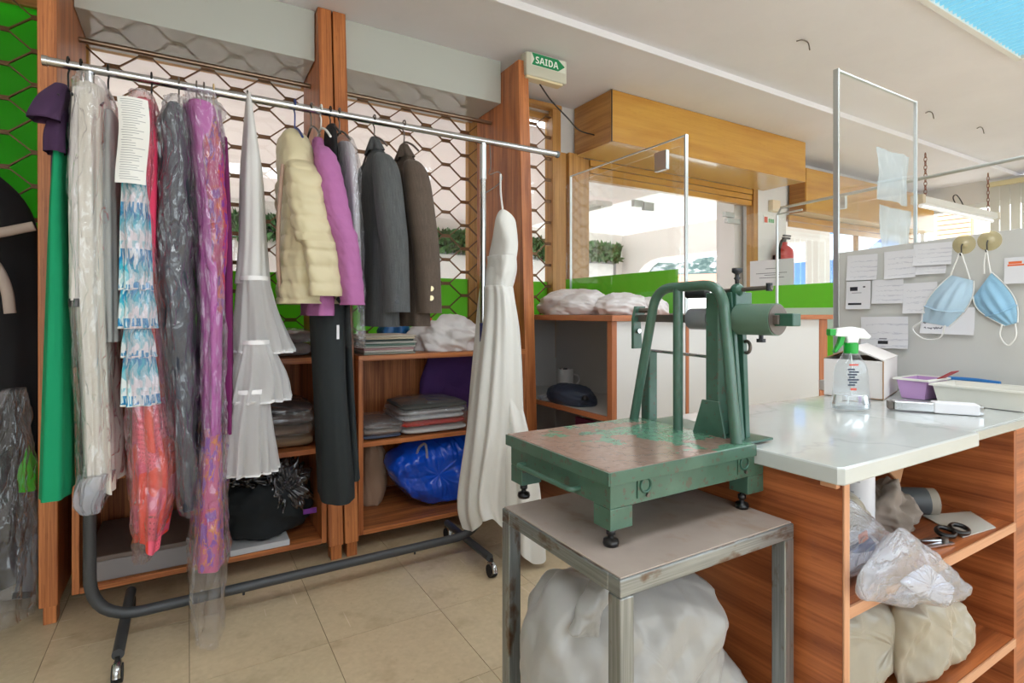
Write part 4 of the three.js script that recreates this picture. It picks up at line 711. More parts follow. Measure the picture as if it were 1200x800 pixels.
{
  const t = thing('travel_bag', 'flat navy blue zip bag on the counter niche shelf', 'bag');
  part('body', lump(2.05, 0.696, -2.72, 0.12, 0.12, 0.2, { seed: 61, amp: 0.08, detail: 36, flat: 0.4 }), cloth(50, 58, 74, { roughness: 0.5 }), t);
  part('zip_pull', lump(2.0, 0.74, -2.52, 0.02, 0.03, 0.02, { seed: 2, amp: 0.3, detail: 10 }), M.black, t);
  single('plastic_sheet', lump(1.98, 0.696, -2.86, 0.05, 0.035, 0.1, { seed: 63, amp: 0.3, detail: 20 }), M.bagClear, 'small clear plastic sheet under the navy zip bag', 'plastic');
  const m = thing('mug', 'printed white mug standing behind the navy zip bag', 'mug');
  const print = tex(256, 128, (u, v) => { const a = tf(u, v, 10, 6, 901, 3); const inz = u > 0.28 && u < 0.72 && v > 0.12 && v < 0.92; return inz && a > 0.55 ? [70, 66, 74] : inz && a > 0.47 ? [168, 110, 106] : [224, 222, 220]; });
  print.repeat.set(1, 1);
  part('body', lathe([[0.001, 0], [0.052, 0], [0.055, 0.006], [0.055, 0.15], [0.051, 0.15], [0.05, 0.01], [0.001, 0.008]], 2.36, 0.696, -3.2), std({ map: print, roughness: 0.3 }), m);
  part('handle', new THREE.TorusGeometry(0.036, 0.007, 8, 20, Math.PI * 1.2).rotateZ(-Math.PI * 0.6).rotateY(-0.6).translate(2.41, 0.77, -3.165), std({ color: C(224, 222, 220), roughness: 0.3 }), m);
  single('folder', bx(2.1, 2.12, 0.08, 0.6, -2.75, -2.3, 0.004), cloth(104, 30, 62), 'maroon folder standing below the niche shelf', 'folder');
}
// ---------------------------------------------------------------- clear screens
function screen(label, m4, len, y0, y1, foot) {
  const t = thing('clear_screen', label, 'screen');
  const b = (n, g, mt) => part(n, g.applyMatrix4(m4), mt, t);
  b('sheet', bx(0.008, len - 0.006, y0 + 0.006, y1 - 0.006, -0.0025, 0.0025), M.acrylic);
  b('frame_post', bx(len - 0.012, len, y0, y1, -0.012, 0.012, 0.002), M.alu); b('frame_post', bx(0, 0.01, y0, y1, -0.008, 0.008, 0.002), M.alu);
  b('frame_rail', bx(0.01, len - 0.012, y1 - 0.008, y1, -0.006, 0.006, 0.001, 'x'), M.alu); b('frame_rail', bx(0.01, len - 0.012, y0, y0 + 0.01, -0.008, 0.008, 0.001, 'x'), M.alu);
  return t;
}
screen('clear counter screen standing over the white laundry bags', new THREE.Matrix4().makeRotationY(-Math.PI / 2).setPosition(2.478, 0, -3.3), 1.115, 1.241, 2.285);
{
  const t = screen('tall clear screen with white frame behind the note board', new THREE.Matrix4().makeRotationY(Math.PI).setPosition(3.2, 0, -1.335), 0.74, 0.947, 2.33);
  const blue = phys({ color: C(206, 222, 232), roughness: 0.4, transmission: 0.5, thickness: 0, side: THREE.DoubleSide });
  const sheet = (y0, y1, x0, x1, s) => grid(30, 30, (u, v) => [x0 + (x1 - x0) * u + 0.006 * fbm3(v * 3, s, 1, 2), y1 + (y0 - y1) * v + 0.01 * (1 - u), -1.36 + 0.02 * fbm3(u * 4 + s, v * 2, 0.5, 3) + 0.012 * Math.sin(u * 9 + s) * v], false);
  single('plastic_pouch', sheet(1.8, 2.05, 2.87, 3.18, 3), blue, 'pale blue plastic pouch taped high on the tall clear screen', 'pouch');
  single('plastic_pouch', sheet(1.36, 1.77, 2.88, 3.18, 8), blue, 'longer wrinkled blue plastic pouch below the taped one on the screen', 'pouch');
  const d = thing('side_desk', 'desk carrying the tall clear screen behind the note board', 'desk');
  part('desk_top', bx(2.48, 3.7, 0.9, 0.946, -1.42, -0.62, 0.004, 'x'), M.laminate, d);
  for (const [x, z] of [[2.52, -1.38], [3.66, -1.38], [2.52, -0.66], [3.66, -0.66]]) part('leg', bx(x - 0.025, x + 0.025, 0, 0.9, z - 0.025, z + 0.025, 0.003), M.laminate, d);
}
{
  const t = thing('garment_rack', 'second steel clothes rail beyond the tall clear screen', 'clothes rack');
  part('rail', tube(path([[4.04, 2.15, -0.4], [4.36, 2.15, -2.86], [4.36, 0.1, -2.86]], 0.03), 0.012, 50, 10), M.alu, t);
  part('post', bar([4.04, 0.02, -0.4], [4.04, 2.15, -0.4], 0.012), M.alu, t);
  part('foot_bar', bar([4.0, 0.05, -2.86], [4.7, 0.05, -2.9], 0.014), M.steelDark, t);
  part('brace', bar([4.33, 2.1, -2.62], [4.36, 2.1, -2.86], 0.008), M.alu, t);
}
{ // fire extinguisher on the pillar
  const t = thing('fire_extinguisher', 'red fire extinguisher hung on the white pillar', 'fire extinguisher');
  const x = 5.42, z = -3.47, y = 1.47;
  part('cylinder', lathe([[0.001, 0], [0.07, 0], [0.088, 0.02], [0.09, 0.4], [0.082, 0.45], [0.05, 0.485], [0.026, 0.5], [0.026, 0.53], [0.001, 0.53]], x, y, z), std({ color: C(196, 42, 40), roughness: 0.3 }), t);
  part('valve', merge([bar([x, y + 0.52, z], [x, y + 0.57, z], 0.018, 10), bx(x - 0.03, x + 0.09, y + 0.565, y + 0.585, z - 0.012, z + 0.012, 0.003), bx(x - 0.02, x + 0.1, y + 0.595, y + 0.61, z - 0.012, z + 0.012, 0.003)]), M.ironDark, t);
  part('hose', spline([[x, y + 0.55, z], [x - 0.08, y + 0.54, z + 0.02], [x - 0.13, y + 0.46, z + 0.03], [x - 0.135, y + 0.3, z + 0.03], [x - 0.12, y + 0.1, z + 0.03]], 0.013, 40, 8), M.rubber, t);
  part('label', new THREE.CylinderGeometry(0.0908, 0.0908, 0.24, 20, 1, true, Math.PI * 1.75, Math.PI * 0.5).translate(x, y + 0.24, z), std({ map: tex(64, 128, (u, v) => tn(u * 10, v * 22, 10, 22, 951) > 0.72 && tn(u * 3, v * 7, 3, 7, 955) > 0.35 ? [240, 208, 200] : [204, 62, 58]), roughness: 0.4, side: THREE.DoubleSide }), t);
  part('bracket', bx(x - 0.04, x + 0.04, y + 0.3, y + 0.4, -3.579, z - 0.08, 0.003), M.ironDark, t);
  const s = thing('safety_sign', 'small red and green safety sign on the pillar above the extinguisher', 'sign');
  part('plate', bx(5.22, 5.4, 2.2, 2.29, -3.579, -3.573), M.plasticWhite, s);
  part('red_square', bx(5.225, 5.28, 2.21, 2.27, -3.573, -3.571), std({ color: C(222, 88, 62), roughness: 0.6 }), s);
  for (let i = 0; i < 3; i++) part('green_square', bx(5.3 + i * 0.033, 5.325 + i * 0.033, 2.215, 2.255, -3.573, -3.571), std({ color: C(96, 178, 118), roughness: 0.6 }), s);
  single('junction_box', bx(5.3, 5.43, 2.33, 2.45, -3.579, -3.52, 0.006), std({ color: C(236, 218, 190), roughness: 0.5 }), 'small cream junction box high on the pillar', 'box');
}
const lines = (w, h, fn) => { const c = document.createElement('canvas'); c.width = w; c.height = h; const x = c.getContext('2d'); x.fillStyle = 'rgb(228,228,232)'; x.fillRect(0, 0, w, h); fn(x); const t = new THREE.CanvasTexture(c); t.colorSpace = THREE.SRGBColorSpace; return t; };
const scrawl = seed => x => { const r = rng(seed); x.strokeStyle = 'rgba(160,162,176,0.42)'; x.lineWidth = 1.2; for (let i = 0; i < 4; i++) { const y = 30 + i * 26 + r() * 6; x.beginPath(); x.moveTo(20, y); for (let k = 0; k < 30; k++) x.lineTo(20 + k * 5 * (0.7 + r() * 0.6), y + (r() - 0.5) * 9); x.stroke(); } };
{ // notice on the right glass leaf
  const m = lines(256, 160, x => { x.fillStyle = 'rgb(90,94,104)'; for (const [a, b, y] of [[100, 60, 52], [40, 180, 80], [80, 90, 92], [56, 140, 108]]) for (let k = a; k < a + b; k += 9) x.fillRect(k, y, 7, 4); });
  const a = Math.atan2(1.15, -0.135), p = new THREE.PlaneGeometry(0.43, 0.25); p.rotateY(a).translate(4.855 - 0.012, 1.642, -3.235 - 0.0015);
  single('notice', p, std({ map: m, roughness: 0.8, side: THREE.DoubleSide }), 'white printed notice taped to the right glass door leaf', 'notice');
}

// ---------------------------------------------------------------- marble counter and what lies on it
const MT = 0.946;
{
  const t = thing('work_counter', 'marble-topped wooden work counter with open shelves', 'counter');
  part('marble_slab', prXZ([[1.1, -1.15], [1.1, -0.594], [1.11, -0.584], [1.735, -0.584], [1.745, -0.594], [1.745, -1.15]], MT - 0.036, MT, 0.004), M.marble, t);
  part('marble_slab', bx(1.746, 2.447, MT - 0.032, MT - 0.001, -1.15, -0.602, 0.004, 'x'), M.marble, t);
  part('metal_edge', bx(1.746, 2.447, MT - 0.026, MT - 0.003, -0.602, -0.597, 0.002, 'x'), M.alu, t);
  part('batten', bx(1.12, 1.134, MT - 0.05, MT - 0.038, -0.64, -0.606, 0.002, 'z'), M.edge, t);
  part('side_panel', bx(1.135, 1.153, 0.0, MT - 0.037, -1.14, -0.603, 0, 'z'), M.panel, t);
  part('edge_strip', bx(1.134, 1.154, 0.0, MT - 0.037, -0.602, -0.598, 0.001), M.edge, t);
  part('side_panel', bx(2.03, 2.05, 0.0, MT - 0.033, -1.14, -0.603, 0, 'z'), M.panel, t);
  part('front_panel', bx(2.052, 2.445, 0.08, MT - 0.033, -0.64, -0.622, 0, 'x'), M.panel, t);
  part('back_panel', bx(1.154, 2.029, 0.1, MT - 0.037, -1.14, -1.122, 0, 'x'), M.panel, t);
  for (const y of [0.63, 0.3]) { const s = part('shelf', bx(1.154, 2.029, y, y + 0.022, -1.12, -0.604, 0, 'x'), M.panel, t); part('edge_strip', bx(1.154, 2.029, y - 0.001, y + 0.023, -0.603, -0.598, 0.001, 'x'), M.edge, s); }
  part('plinth', bx(1.154, 2.029, 0, 0.08, -1.12, -0.8, 0, 'x'), M.panel, t);
}
{
  const t = thing('spray_bottle', 'clear spray bottle with a white and green trigger head', 'spray bottle');
  const x = 1.796, z = -0.928, y = MT;
  const clear = phys({ color: C(244, 248, 250), roughness: 0.05, transmission: 0.94, thickness: 0, ior: 1.45, side: THREE.DoubleSide });
  const a = -0.54, rot = g => around(g, [0, 1, 0], a, x, 0, z);
  part('bottle', rot(loft([[y + 0.185, x, z, 0.017, 0.017], [y + 0.165, x, z, 0.028, 0.025], [y + 0.14, x, z, 0.044, 0.03], [y + 0.11, x, z, 0.05, 0.032], [y + 0.07, x, z, 0.052, 0.033], [y + 0.02, x, z, 0.058, 0.036], [y + 0.002, x, z, 0.056, 0.035]], { folds: [], top: 0, bottom: 0.015, seg: 48, ny: 50, power: 0.85 })), clear, t);
  part('liquid', rot(loft([[y + 0.05, x, z, 0.05, 0.031], [y + 0.02, x, z, 0.055, 0.034], [y + 0.005, x, z, 0.053, 0.033]], { folds: [], top: 0.01, bottom: 0.05, seg: 40, ny: 24, power: 0.85 })), phys({ color: 0xffffff, roughness: 0.02, transmission: 1, thickness: 0.06, ior: 1.33 }), t);
  part('print', rot(merge([0, 1, 2, 3, 4, 5, 6].map(i => bx(x - 0.03 + (i % 2) * 0.004, x - 0.008 + (i % 3) * 0.006, y + 0.08 + i * 0.008, y + 0.085 + i * 0.008, z + 0.0335, z + 0.0342)))), std({ color: C(60, 70, 88), roughness: 0.5 }), t);
  part('print', rot(merge([bx(x - 0.024, x + 0.004, y + 0.142, y + 0.147, z + 0.0315, z + 0.0322), bx(x - 0.022, x - 0.004, y + 0.066, y + 0.073, z + 0.0342, z + 0.0349)])), std({ color: C(214, 92, 76), roughness: 0.5 }), t);
  part('dip_tube', spline([[x, y + 0.19, z], [x + 0.004, y + 0.12, z], [x + 0.03, y + 0.05, z - 0.015], [x + 0.035, y + 0.012, z - 0.018]], 0.003, 24, 6), M.plasticWhite, t);
  part('collar', lathe([[0.02, 0], [0.021, 0.03], [0.018, 0.034], [0.001, 0.034]], x, y + 0.178, z), std({ color: C(20, 160, 50), roughness: 0.4 }), t);
  part('head', rot(prXY([[x - 0.055, y + 0.232], [x - 0.05, y + 0.256], [x, y + 0.262], [x + 0.035, y + 0.255], [x + 0.058, y + 0.232], [x + 0.05, y + 0.222], [x + 0.02, y + 0.225], [x + 0.016, y + 0.21], [x - 0.016, y + 0.21], [x - 0.02, y + 0.23]], z - 0.013, z + 0.013, 0.004)), M.plasticWhite, t);
  part('nozzle', rot(bx(x - 0.072, x - 0.052, y + 0.234, y + 0.255, z - 0.011, z + 0.011, 0.003)), std({ color: C(20, 160, 50), roughness: 0.4 }), t);
  part('trigger', rot(prXY([[x - 0.036, y + 0.234], [x - 0.02, y + 0.23], [x - 0.028, y + 0.205], [x - 0.05, y + 0.18], [x - 0.056, y + 0.184], [x - 0.042, y + 0.21]], z - 0.008, z + 0.008, 0.002)), std({ color: C(20, 160, 50), roughness: 0.4 }), t);
}
{ // cardboard box
  const t = thing('cardboard_box', 'white cardboard box with a raised lid flap beside the note board', 'box');
  const card = std({ color: C(228, 222, 218), roughness: 0.8 }), kraft = std({ color: C(176, 136, 100), roughness: 0.85 });
  // local frame: x along the long side, then turned
  const m4 = new THREE.Matrix4().makeRotationY(-1.287).setPosition(2.087, 0, -0.97); // near corner at the origin
  const b = (n, g, mt, p = t) => part(n, g.applyMatrix4(m4), mt, p);
  const L = 0.185, W = 0.3, h = 0.135, y = MT + 0.001;
  b('panel', bx(-L, 0, y, y + h, -0.003, 0, 0.001), card); b('panel', bx(-L, 0, y, y + h, -W, -W + 0.003, 0.001), card);
  b('panel', bx(-0.003, 0, y, y + h, -W + 0.003, -0.003, 0.001), card); b('panel', bx(-L, -L + 0.003, y, y + h, -W + 0.003, -0.003, 0.001), card);
  b('bottom', bx(-L, 0, y, y + 0.003, -W, 0), kraft);
  const fl = prXY([[0, 0], [-0.1, 0.045], [-0.1, 0.049], [0.002, 0.004]], -W, 0).translate(0, y + h, 0); b('flap', fl, card);
  const f2 = prXY([[-L, 0], [-L + 0.09, 0.04], [-L + 0.09, 0.043], [-L - 0.002, 0.003]], -W, 0).translate(0, y + h, 0); b('flap', f2, kraft);
  b('corner_edge', bx(-0.002, 0.0015, y, y + h, -0.002, 0.0015), kraft);
}
{
  const tub = (name, label, x0, x1, z0, z1, h, rim, mat, lab) => {
    const t = thing(name, label, 'container'), d = 0.012, y = MT;
    const ring = (yy, k) => [[x0 + k, z0 + k], [x1 - k, z0 + k], [x1 - k, z1 - k], [x0 + k, z1 - k]];
    const wall = (a, b, c, e) => { const g = new THREE.BufferGeometry(); g.setAttribute('position', new THREE.Float32BufferAttribute([...a, ...b, ...c, ...a, ...c, ...e], 3)); g.computeVertexNormals(); return uvm(g); };
    const lo = ring(y, d).map(q => [q[0], y + 0.001, q[1]]), hi = ring(y, 0).map(q => [q[0], y + h, q[1]]), gs = [];
    const lo2 = ring(y, d + 0.003).map(q => [q[0], y + 0.004, q[1]]), hi2 = ring(y, 0.003).map(q => [q[0], y + h, q[1]]);
    for (let i = 0; i < 4; i++) { const j = (i + 1) % 4; gs.push(wall(lo[i], hi[i], hi[j], lo[j]), wall(lo2[j], hi2[j], hi2[i], lo2[i])); }
    gs.push(bx(x0 + d, x1 - d, y + 0.001, y + 0.004, z0 + d, z1 - d));
    part('body', merge(gs), mat, t);
    part('rim', merge([bx(x0 - 0.008, x1 + 0.008, y + h - 0.004, y + h + 0.003, z0 - 0.008, z0 + 0.002, 0.001), bx(x0 - 0.008, x1 + 0.008, y + h - 0.004, y + h + 0.003, z1 - 0.002, z1 + 0.008, 0.001), bx(x0 - 0.008, x0 + 0.002, y + h - 0.004, y + h + 0.003, z0, z1, 0.001), bx(x1 - 0.002, x1 + 0.008, y + h - 0.004, y + h + 0.003, z0, z1, 0.001)]), rim, t);
    return t;
  };
  const wp = std({ color: C(232, 231, 222), roughness: 0.38, side: THREE.DoubleSide }), vp = std({ color: C(196, 156, 206), roughness: 0.5, side: THREE.DoubleSide });
  tub('plastic_tub', 'white tub with a lilac label beside the cardboard box', 2.2, 2.36, -0.98, -0.885, 0.07, wp, vp);
  const tr = tub('plastic_tray', 'long white plastic tray with a yellow paper end', 2.19, 2.36, -0.865, -0.62, 0.062, wp, wp);
  part('paper_label', bx(2.225, 2.325, MT + 0.012, MT + 0.056, -0.6185, -0.6175), std({ color: C(236, 228, 176), roughness: 0.8 }), tr);
  single('folded_card', bx(2.27, 2.33, MT + 0.06, MT + 0.063, -0.96, -0.86, 0.001).applyMatrix4(new THREE.Matrix4()).translate(0, 0, 0).applyMatrix4(new THREE.Matrix4().makeTranslation(2.3, MT + 0.065, -0.9).multiply(new THREE.Matrix4().makeRotationX(-0.6)).multiply(new THREE.Matrix4().makeTranslation(-2.3, -MT - 0.065, 0.93))), std({ color: C(170, 44, 52), roughness: 0.6 }), 'dark red folded card sticking out of the white tub', 'card');
  single('pen', spline([[2.37, MT + 0.068, -0.9], [2.375, MT + 0.07, -0.82], [2.372, MT + 0.066, -0.74]], 0.007, 16, 8), std({ color: C(30, 110, 180), roughness: 0.4 }), 'blue plastic pen resting on the white tray', 'pen');
  const c = thing('stapler', 'chrome stapler wrapped in a white paper label', 'stapler');
  const m4 = new THREE.Matrix4().makeRotationY(-1.0).setPosition(1.925, 0, -0.845);
  const b = (n, g, mt) => part(n, g.applyMatrix4(m4), mt, c);
  b('body', bx(-0.02, 0.2, MT + 0.001, MT + 0.03, -0.025, 0.02, 0.004, 'x').translate(0, 0, 0), M.chrome); b('end', bx(-0.035, -0.02, MT + 0.003, MT + 0.028, -0.02, 0.016, 0.003), M.iron); b('paper_wrap', bx(0.08, 0.19, MT + 0.0005, MT + 0.033, -0.028, 0.023, 0.004), M.paper);
}
{ // note board
  const t = thing('note_board', 'tall grey-white board with handwritten notes at the counter end', 'board');
  part('panel', prZY([[-1.315, MT + 0.001], [-1.315, 1.515], [-0.5, 1.55], [-0.5, MT + 0.001]], 2.45, 2.47, 0.001), M.board, t);
  const notes = [[-1.28, 1.497, -1.158, 1.39, 1, 'handwritten note beside the screen post'], [-1.133, 1.501, -1.02, 1.39, 2, 'handwritten note between two others in the top row of the board'], [-1.02, 1.457, -0.92, 1.4, 3, 'small slip half hidden under the top note'], [-1.029, 1.518, -0.902, 1.434, 4, 'curled note pinned highest on the board'], [-1.178, 1.388, -1.062, 1.29, 5, 'blank note in the middle row next to the printed tag'], [-1.065, 1.369, -0.947, 1.25, 6, 'large blank note behind the blue mask'], [-1.221, 1.236, -1.044, 1.108, 7, 'tilted note with a dark stamp above the cardboard box'], [-1.003, 1.273, -0.833, 1.172, 8, 'wide note with writing below the blue mask'], [-0.751, 1.443, -0.66, 1.352, 9, 'note with an orange scribble at the board end'], [-1.28, 1.386, -1.181, 1.268, 10, 'printed tag with dark blocks below the first note']];
  const r = rng(71);
  notes.forEach(([z0, y1, z1, y0, s, l], i) => {
    const m = s === 10 ? lines(128, 128, x => { x.fillStyle = 'rgb(40,40,46)'; x.fillRect(20, 26, 40, 18); x.fillRect(88, 24, 12, 6); x.fillRect(12, 100, 70, 9); x.fillStyle = 'rgb(150,150,156)'; x.fillRect(30, 52, 50, 3); }) : s === 9 ? lines(128, 128, x => { x.fillStyle = 'rgb(232,112,64)'; x.fillRect(16, 20, 50, 12); x.fillRect(12, 34, 100, 8); }) : s === 7 ? lines(160, 120, x => { scrawl(s)(x); x.fillStyle = 'rgb(44,44,48)'; x.fillRect(60, 92, 34, 12); x.fillStyle = 'rgb(130,130,136)'; x.fillRect(64, 82, 26, 4); }) : s === 8 ? lines(160, 96, x => { x.strokeStyle = 'rgb(84,84,96)'; x.lineWidth = 2.4; const q = rng(88); for (const [px, py, n] of [[6, 44, 3], [8, 58, 3], [12, 76, 2], [22, 76, 5], [40, 76, 9]]) { x.beginPath(); x.moveTo(px, py); for (let k = 1; k <= n; k++) x.lineTo(px + k * 3, py + (k % 2 ? -6 : 3) * q()); x.stroke(); } }) : lines(160, 128, scrawl(s));
    const tilt = (r() - 0.5) * 0.06, zc = (z0 + z1) / 2, yc = (y0 + y1) / 2;
    const g = grid(10, 8, (u, v) => { const a = (u - 0.5) * (z1 - z0), b = (0.5 - v) * (y1 - y0); return [2.4475 - i * 0.0007 - 0.008 * Math.pow(v, 3) - 0.003 * Math.pow(u, 4), yc + b * Math.cos(tilt) - a * Math.sin(tilt), zc + a * Math.cos(tilt) + b * Math.sin(tilt)]; }, false, (u, v) => [u, 1 - v]);
    single('note', g, std({ map: m, roughness: 0.85, side: THREE.DoubleSide }), l, 'note');
  });
  const cup = phys({ color: C(238, 228, 194), roughness: 0.2, transmission: 0.7, thickness: 0, side: THREE.DoubleSide });
  [[-0.868, 1.503, 'yellowed suction hook holding the front blue mask'], [-0.794, 1.508, 'yellowed suction hook holding the second blue mask']].forEach(([z, y, l]) => {
    const c = thing('suction_hook', l, 'hook');
    part('cup', new THREE.LatheGeometry([[0.001, 0.012], [0.009, 0.011], [0.012, 0.006], [0.02, 0.0035], [0.035, 0.0015], [0.0355, 0]].map(q => new THREE.Vector2(...q)), 26).rotateZ(Math.PI / 2).translate(2.449, y, z), cup, c);
    part('hook', spline([[2.434, y, z], [2.425, y - 0.012, z], [2.426, y - 0.036, z], [2.42, y - 0.042, z], [2.414, y - 0.034, z]], 0.0022, 20, 6), M.ironDark, c);
  });
  const mk = (label, TL, TR, BR, BL, bulge, col, hook, loops, dark) => {
    const m = thing('face_mask', label, 'face mask');
    const mat = cloth(...col, { roughness: 0.8, sheen: 0 });
    const S = (u, v, off = 0) => { const a = (k) => TL[k] * (1 - u) * (1 - v) + TR[k] * u * (1 - v) + BR[k] * u * v + BL[k] * (1 - u) * v; const e = Math.sin(u * Math.PI) * Math.sin(v * Math.PI); return [2.444 - bulge * (0.15 + e) - off - 0.004 * Math.sin(u * 22) * e - 0.004 * fbm3(u * 5, v * 5, TL[0] * 9, 2), a(1) - 0.01 * e, a(0) + 0.05 * Math.sin(v * Math.PI) * (u - 0.5)]; };
    part('panel', grid(40, 30, (u, v) => S(u, v)), mat, m);
    for (const [u, v, q] of [[0, 0, 1], [0, 0, 0]]) { if (q) part('edge_band', tube(new THREE.CatmullRomCurve3(Array.from({ length: 14 }, (_, i) => V(...S(1, i / 13, 0.001)))), 0.0022, 30, 6), dark, m); else part('edge_band', tube(new THREE.CatmullRomCurve3(Array.from({ length: 14 }, (_, i) => V(...S(0, i / 13, 0.001)))), 0.0022, 30, 6), dark, m); }
    part('fold', tube(new THREE.CatmullRomCurve3(Array.from({ length: 14 }, (_, i) => V(...S(i / 13, 0.66, 0.002)))), 0.003, 30, 6), mat, m);
    for (const l of loops) part('ear_loop', spline(l.map(([z, y]) => [2.43 - bulge * 0.4, y, z]), 0.0026, 40, 6), M.plasticWhite, m);
  };
  mk('pale blue face mask hanging from the first suction hook', [-0.905, 1.392], [-0.836, 1.368], [-0.91, 1.2], [-0.998, 1.218], 0.03, [184, 211, 229], null, [[[-0.897, 1.39], [-0.885, 1.43], [-0.868, 1.47], [-0.855, 1.43], [-0.84, 1.372]], [[-0.99, 1.22], [-1.02, 1.19], [-0.98, 1.152], [-0.93, 1.16], [-0.915, 1.205]]], M.plasticWhite);
  mk('face mask with a deeper blue inner fold on the second suction hook', [-0.838, 1.31], [-0.785, 1.395], [-0.715, 1.218], [-0.75, 1.206], 0.022, [152, 198, 227], null, [[[-0.8, 1.39], [-0.8, 1.43], [-0.794, 1.472], [-0.788, 1.43], [-0.782, 1.39]], [[-0.752, 1.21], [-0.756, 1.17], [-0.735, 1.14], [-0.715, 1.17], [-0.716, 1.215]]], M.plasticWhite);
}
// ---------------------------------------------------------------- things on the counter's shelves
{
  const t = thing('plastic_bag', 'clear plastic bag of white packs hanging over the middle shelf', 'bag');
  const lim = [1.158, 1.8, 0.653];
  part('film', pillow([[1.14, 0.86], [1.2, 0.872], [1.29, 0.82], [1.42, 0.74], [1.52, 0.69], [1.4, 0.656], [1.14, 0.656]], -0.68, 0.065, { seed: 81, amp: 0.022, freq: 7, box: lim }), M.bagClear, t);
  part('overhang', pillow([[1.13, 0.74], [1.3, 0.8], [1.45, 0.712], [1.65, 0.577], [1.6, 0.562], [1.512, 0.567], [1.38, 0.612], [1.24, 0.648], [1.13, 0.69]], -0.572, 0.026, { seed: 82, amp: 0.016, freq: 9, nu: 160 }), M.bagClear, t);
  part('white_pack', pillow([[1.17, 0.66], [1.17, 0.74], [1.3, 0.76], [1.46, 0.7], [1.46, 0.66]], -0.7, 0.04, { seed: 84, amp: 0.014, freq: 8, box: lim }), std({ color: C(232, 232, 236), roughness: 0.4 }), t);
  part('white_pack', pillow([[1.3, 0.68], [1.42, 0.69], [1.56, 0.6], [1.5, 0.575], [1.38, 0.63]], -0.572, 0.014, { seed: 86, amp: 0.008, freq: 12 }), std({ color: C(226, 228, 238), roughness: 0.4 }), t);
  part('blue_print', pillow([[1.2, 0.745], [1.3, 0.755], [1.34, 0.72], [1.24, 0.73]], -0.632, 0.008, { seed: 88, amp: 0.006 }), std({ color: C(54, 84, 140), roughness: 0.5 }), t);
  part('orange_print', pillow([[1.245, 0.77], [1.28, 0.775], [1.285, 0.755], [1.25, 0.75]], -0.628, 0.006, { seed: 89, amp: 0.004 }), std({ color: C(230, 116, 66), roughness: 0.5 }), t);
  single('plastic_bag', pillow([[1.16, 0.86], [1.3, 0.885], [1.39, 0.84], [1.42, 0.8], [1.52, 0.78], [1.6, 0.7], [1.56, 0.657], [1.16, 0.657]].map(q => [q[0], q[1]]), -0.8, 0.06, { seed: 91, amp: 0.03, freq: 6, box: lim }), M.bagCream, 'crumpled cream bag pushed to the back of the middle shelf', 'bag');
  const c = thing('label_roll', 'tall white cylinder with printed lines standing on the middle shelf', 'cylinder');
  part('body', new THREE.CylinderGeometry(0.042, 0.042, 0.245, 30).translate(1.6, 0.776, -0.81), std({ map: lines(256, 256, x => { x.fillStyle = 'rgb(70,72,76)'; for (let i = 0; i < 3; i++) x.fillRect(20, 18 + i * 18, 190, 6); x.fillStyle = 'rgb(160,162,168)'; for (let i = 0; i < 10; i++) x.fillRect(20, 80 + i * 15, 170 + (i % 3) * 14, 3); }), roughness: 0.5 }), c);
  single('crumpled_cloth', lump(1.7, 0.653, -0.79, 0.075, 0.115, 0.08, { seed: 93, amp: 0.3, detail: 36 }), cloth(146, 134, 124), 'crumpled taupe cloth beside the printed cylinder', 'cloth');
  single('cardboard_piece', bx(-0.06, 0.06, -0.0025, 0.0025, -0.025, 0.025).applyMatrix4(new THREE.Matrix4().makeTranslation(1.86, 0.785, -0.83).multiply(new THREE.Matrix4().makeRotationY(0.3)).multiply(new THREE.Matrix4().makeRotationZ(0.35)).multiply(new THREE.Matrix4().makeRotationX(0.9))), std({ color: C(186, 138, 98), roughness: 0.85 }), 'torn brown cardboard strip above the grey lint brush', 'cardboard');
  const b = thing('lint_roller', 'dark grey roller with a pale end lying on the middle shelf', 'roller');
  part('barrel', bar([1.79, 0.695, -0.82], [1.86, 0.7, -0.75], 0.038, 24), std({ color: C(74, 78, 82), roughness: 0.5 }), b);
  part('end_face', bar([1.86, 0.7, -0.75], [1.876, 0.701, -0.734], 0.037, 24), std({ color: C(150, 142, 130), roughness: 0.6 }), b);
  part('grip', bar([1.72, 0.69, -0.86], [1.79, 0.695, -0.82], 0.02, 14), M.blackGloss, b);
  const s = thing('scissors', 'black-handled scissors on the middle shelf', 'scissors');
  for (const [cx, cz] of [[1.735, -0.655], [1.79, -0.645]]) part('handle_ring', new THREE.TorusGeometry(0.024, 0.0065, 10, 26).scale(1.15, 0.8, 1).rotateX(-Math.PI / 2 + 0.25).translate(cx, 0.668, cz), M.blackGloss, s);
  part('blade', prXZ([[1.7, -0.64], [1.57, -0.66], [1.565, -0.655], [1.7, -0.622]], 0.655, 0.659), M.chrome, s);
  part('blade', prXZ([[1.7, -0.65], [1.58, -0.69], [1.575, -0.685], [1.7, -0.635]], 0.66, 0.664), M.chrome, s);
  part('pivot', bar([1.69, 0.654, -0.64], [1.69, 0.668, -0.64], 0.008, 12), M.iron, s);
  single('grey_card', prXZ([[1.77, -0.63], [1.93, -0.612], [2.02, -0.7], [1.86, -0.76]], 0.6535, 0.656), std({ color: C(196, 194, 186), roughness: 0.7 }), 'flat grey card under the scissors', 'card');
}
single('plastic_bag', pillow([[1.16, 0.56], [1.36, 0.555], [1.5, 0.53], [1.66, 0.465], [1.74, 0.37], [1.77, 0.325], [1.6, 0.325], [1.16, 0.325]], -0.76, 0.09, { seed: 101, amp: 0.03, freq: 5.5, box: [1.158, 1.9, 0.324] }), M.bagCream, 'translucent cream bag bulging on the bottom shelf by the side panel', 'bag');
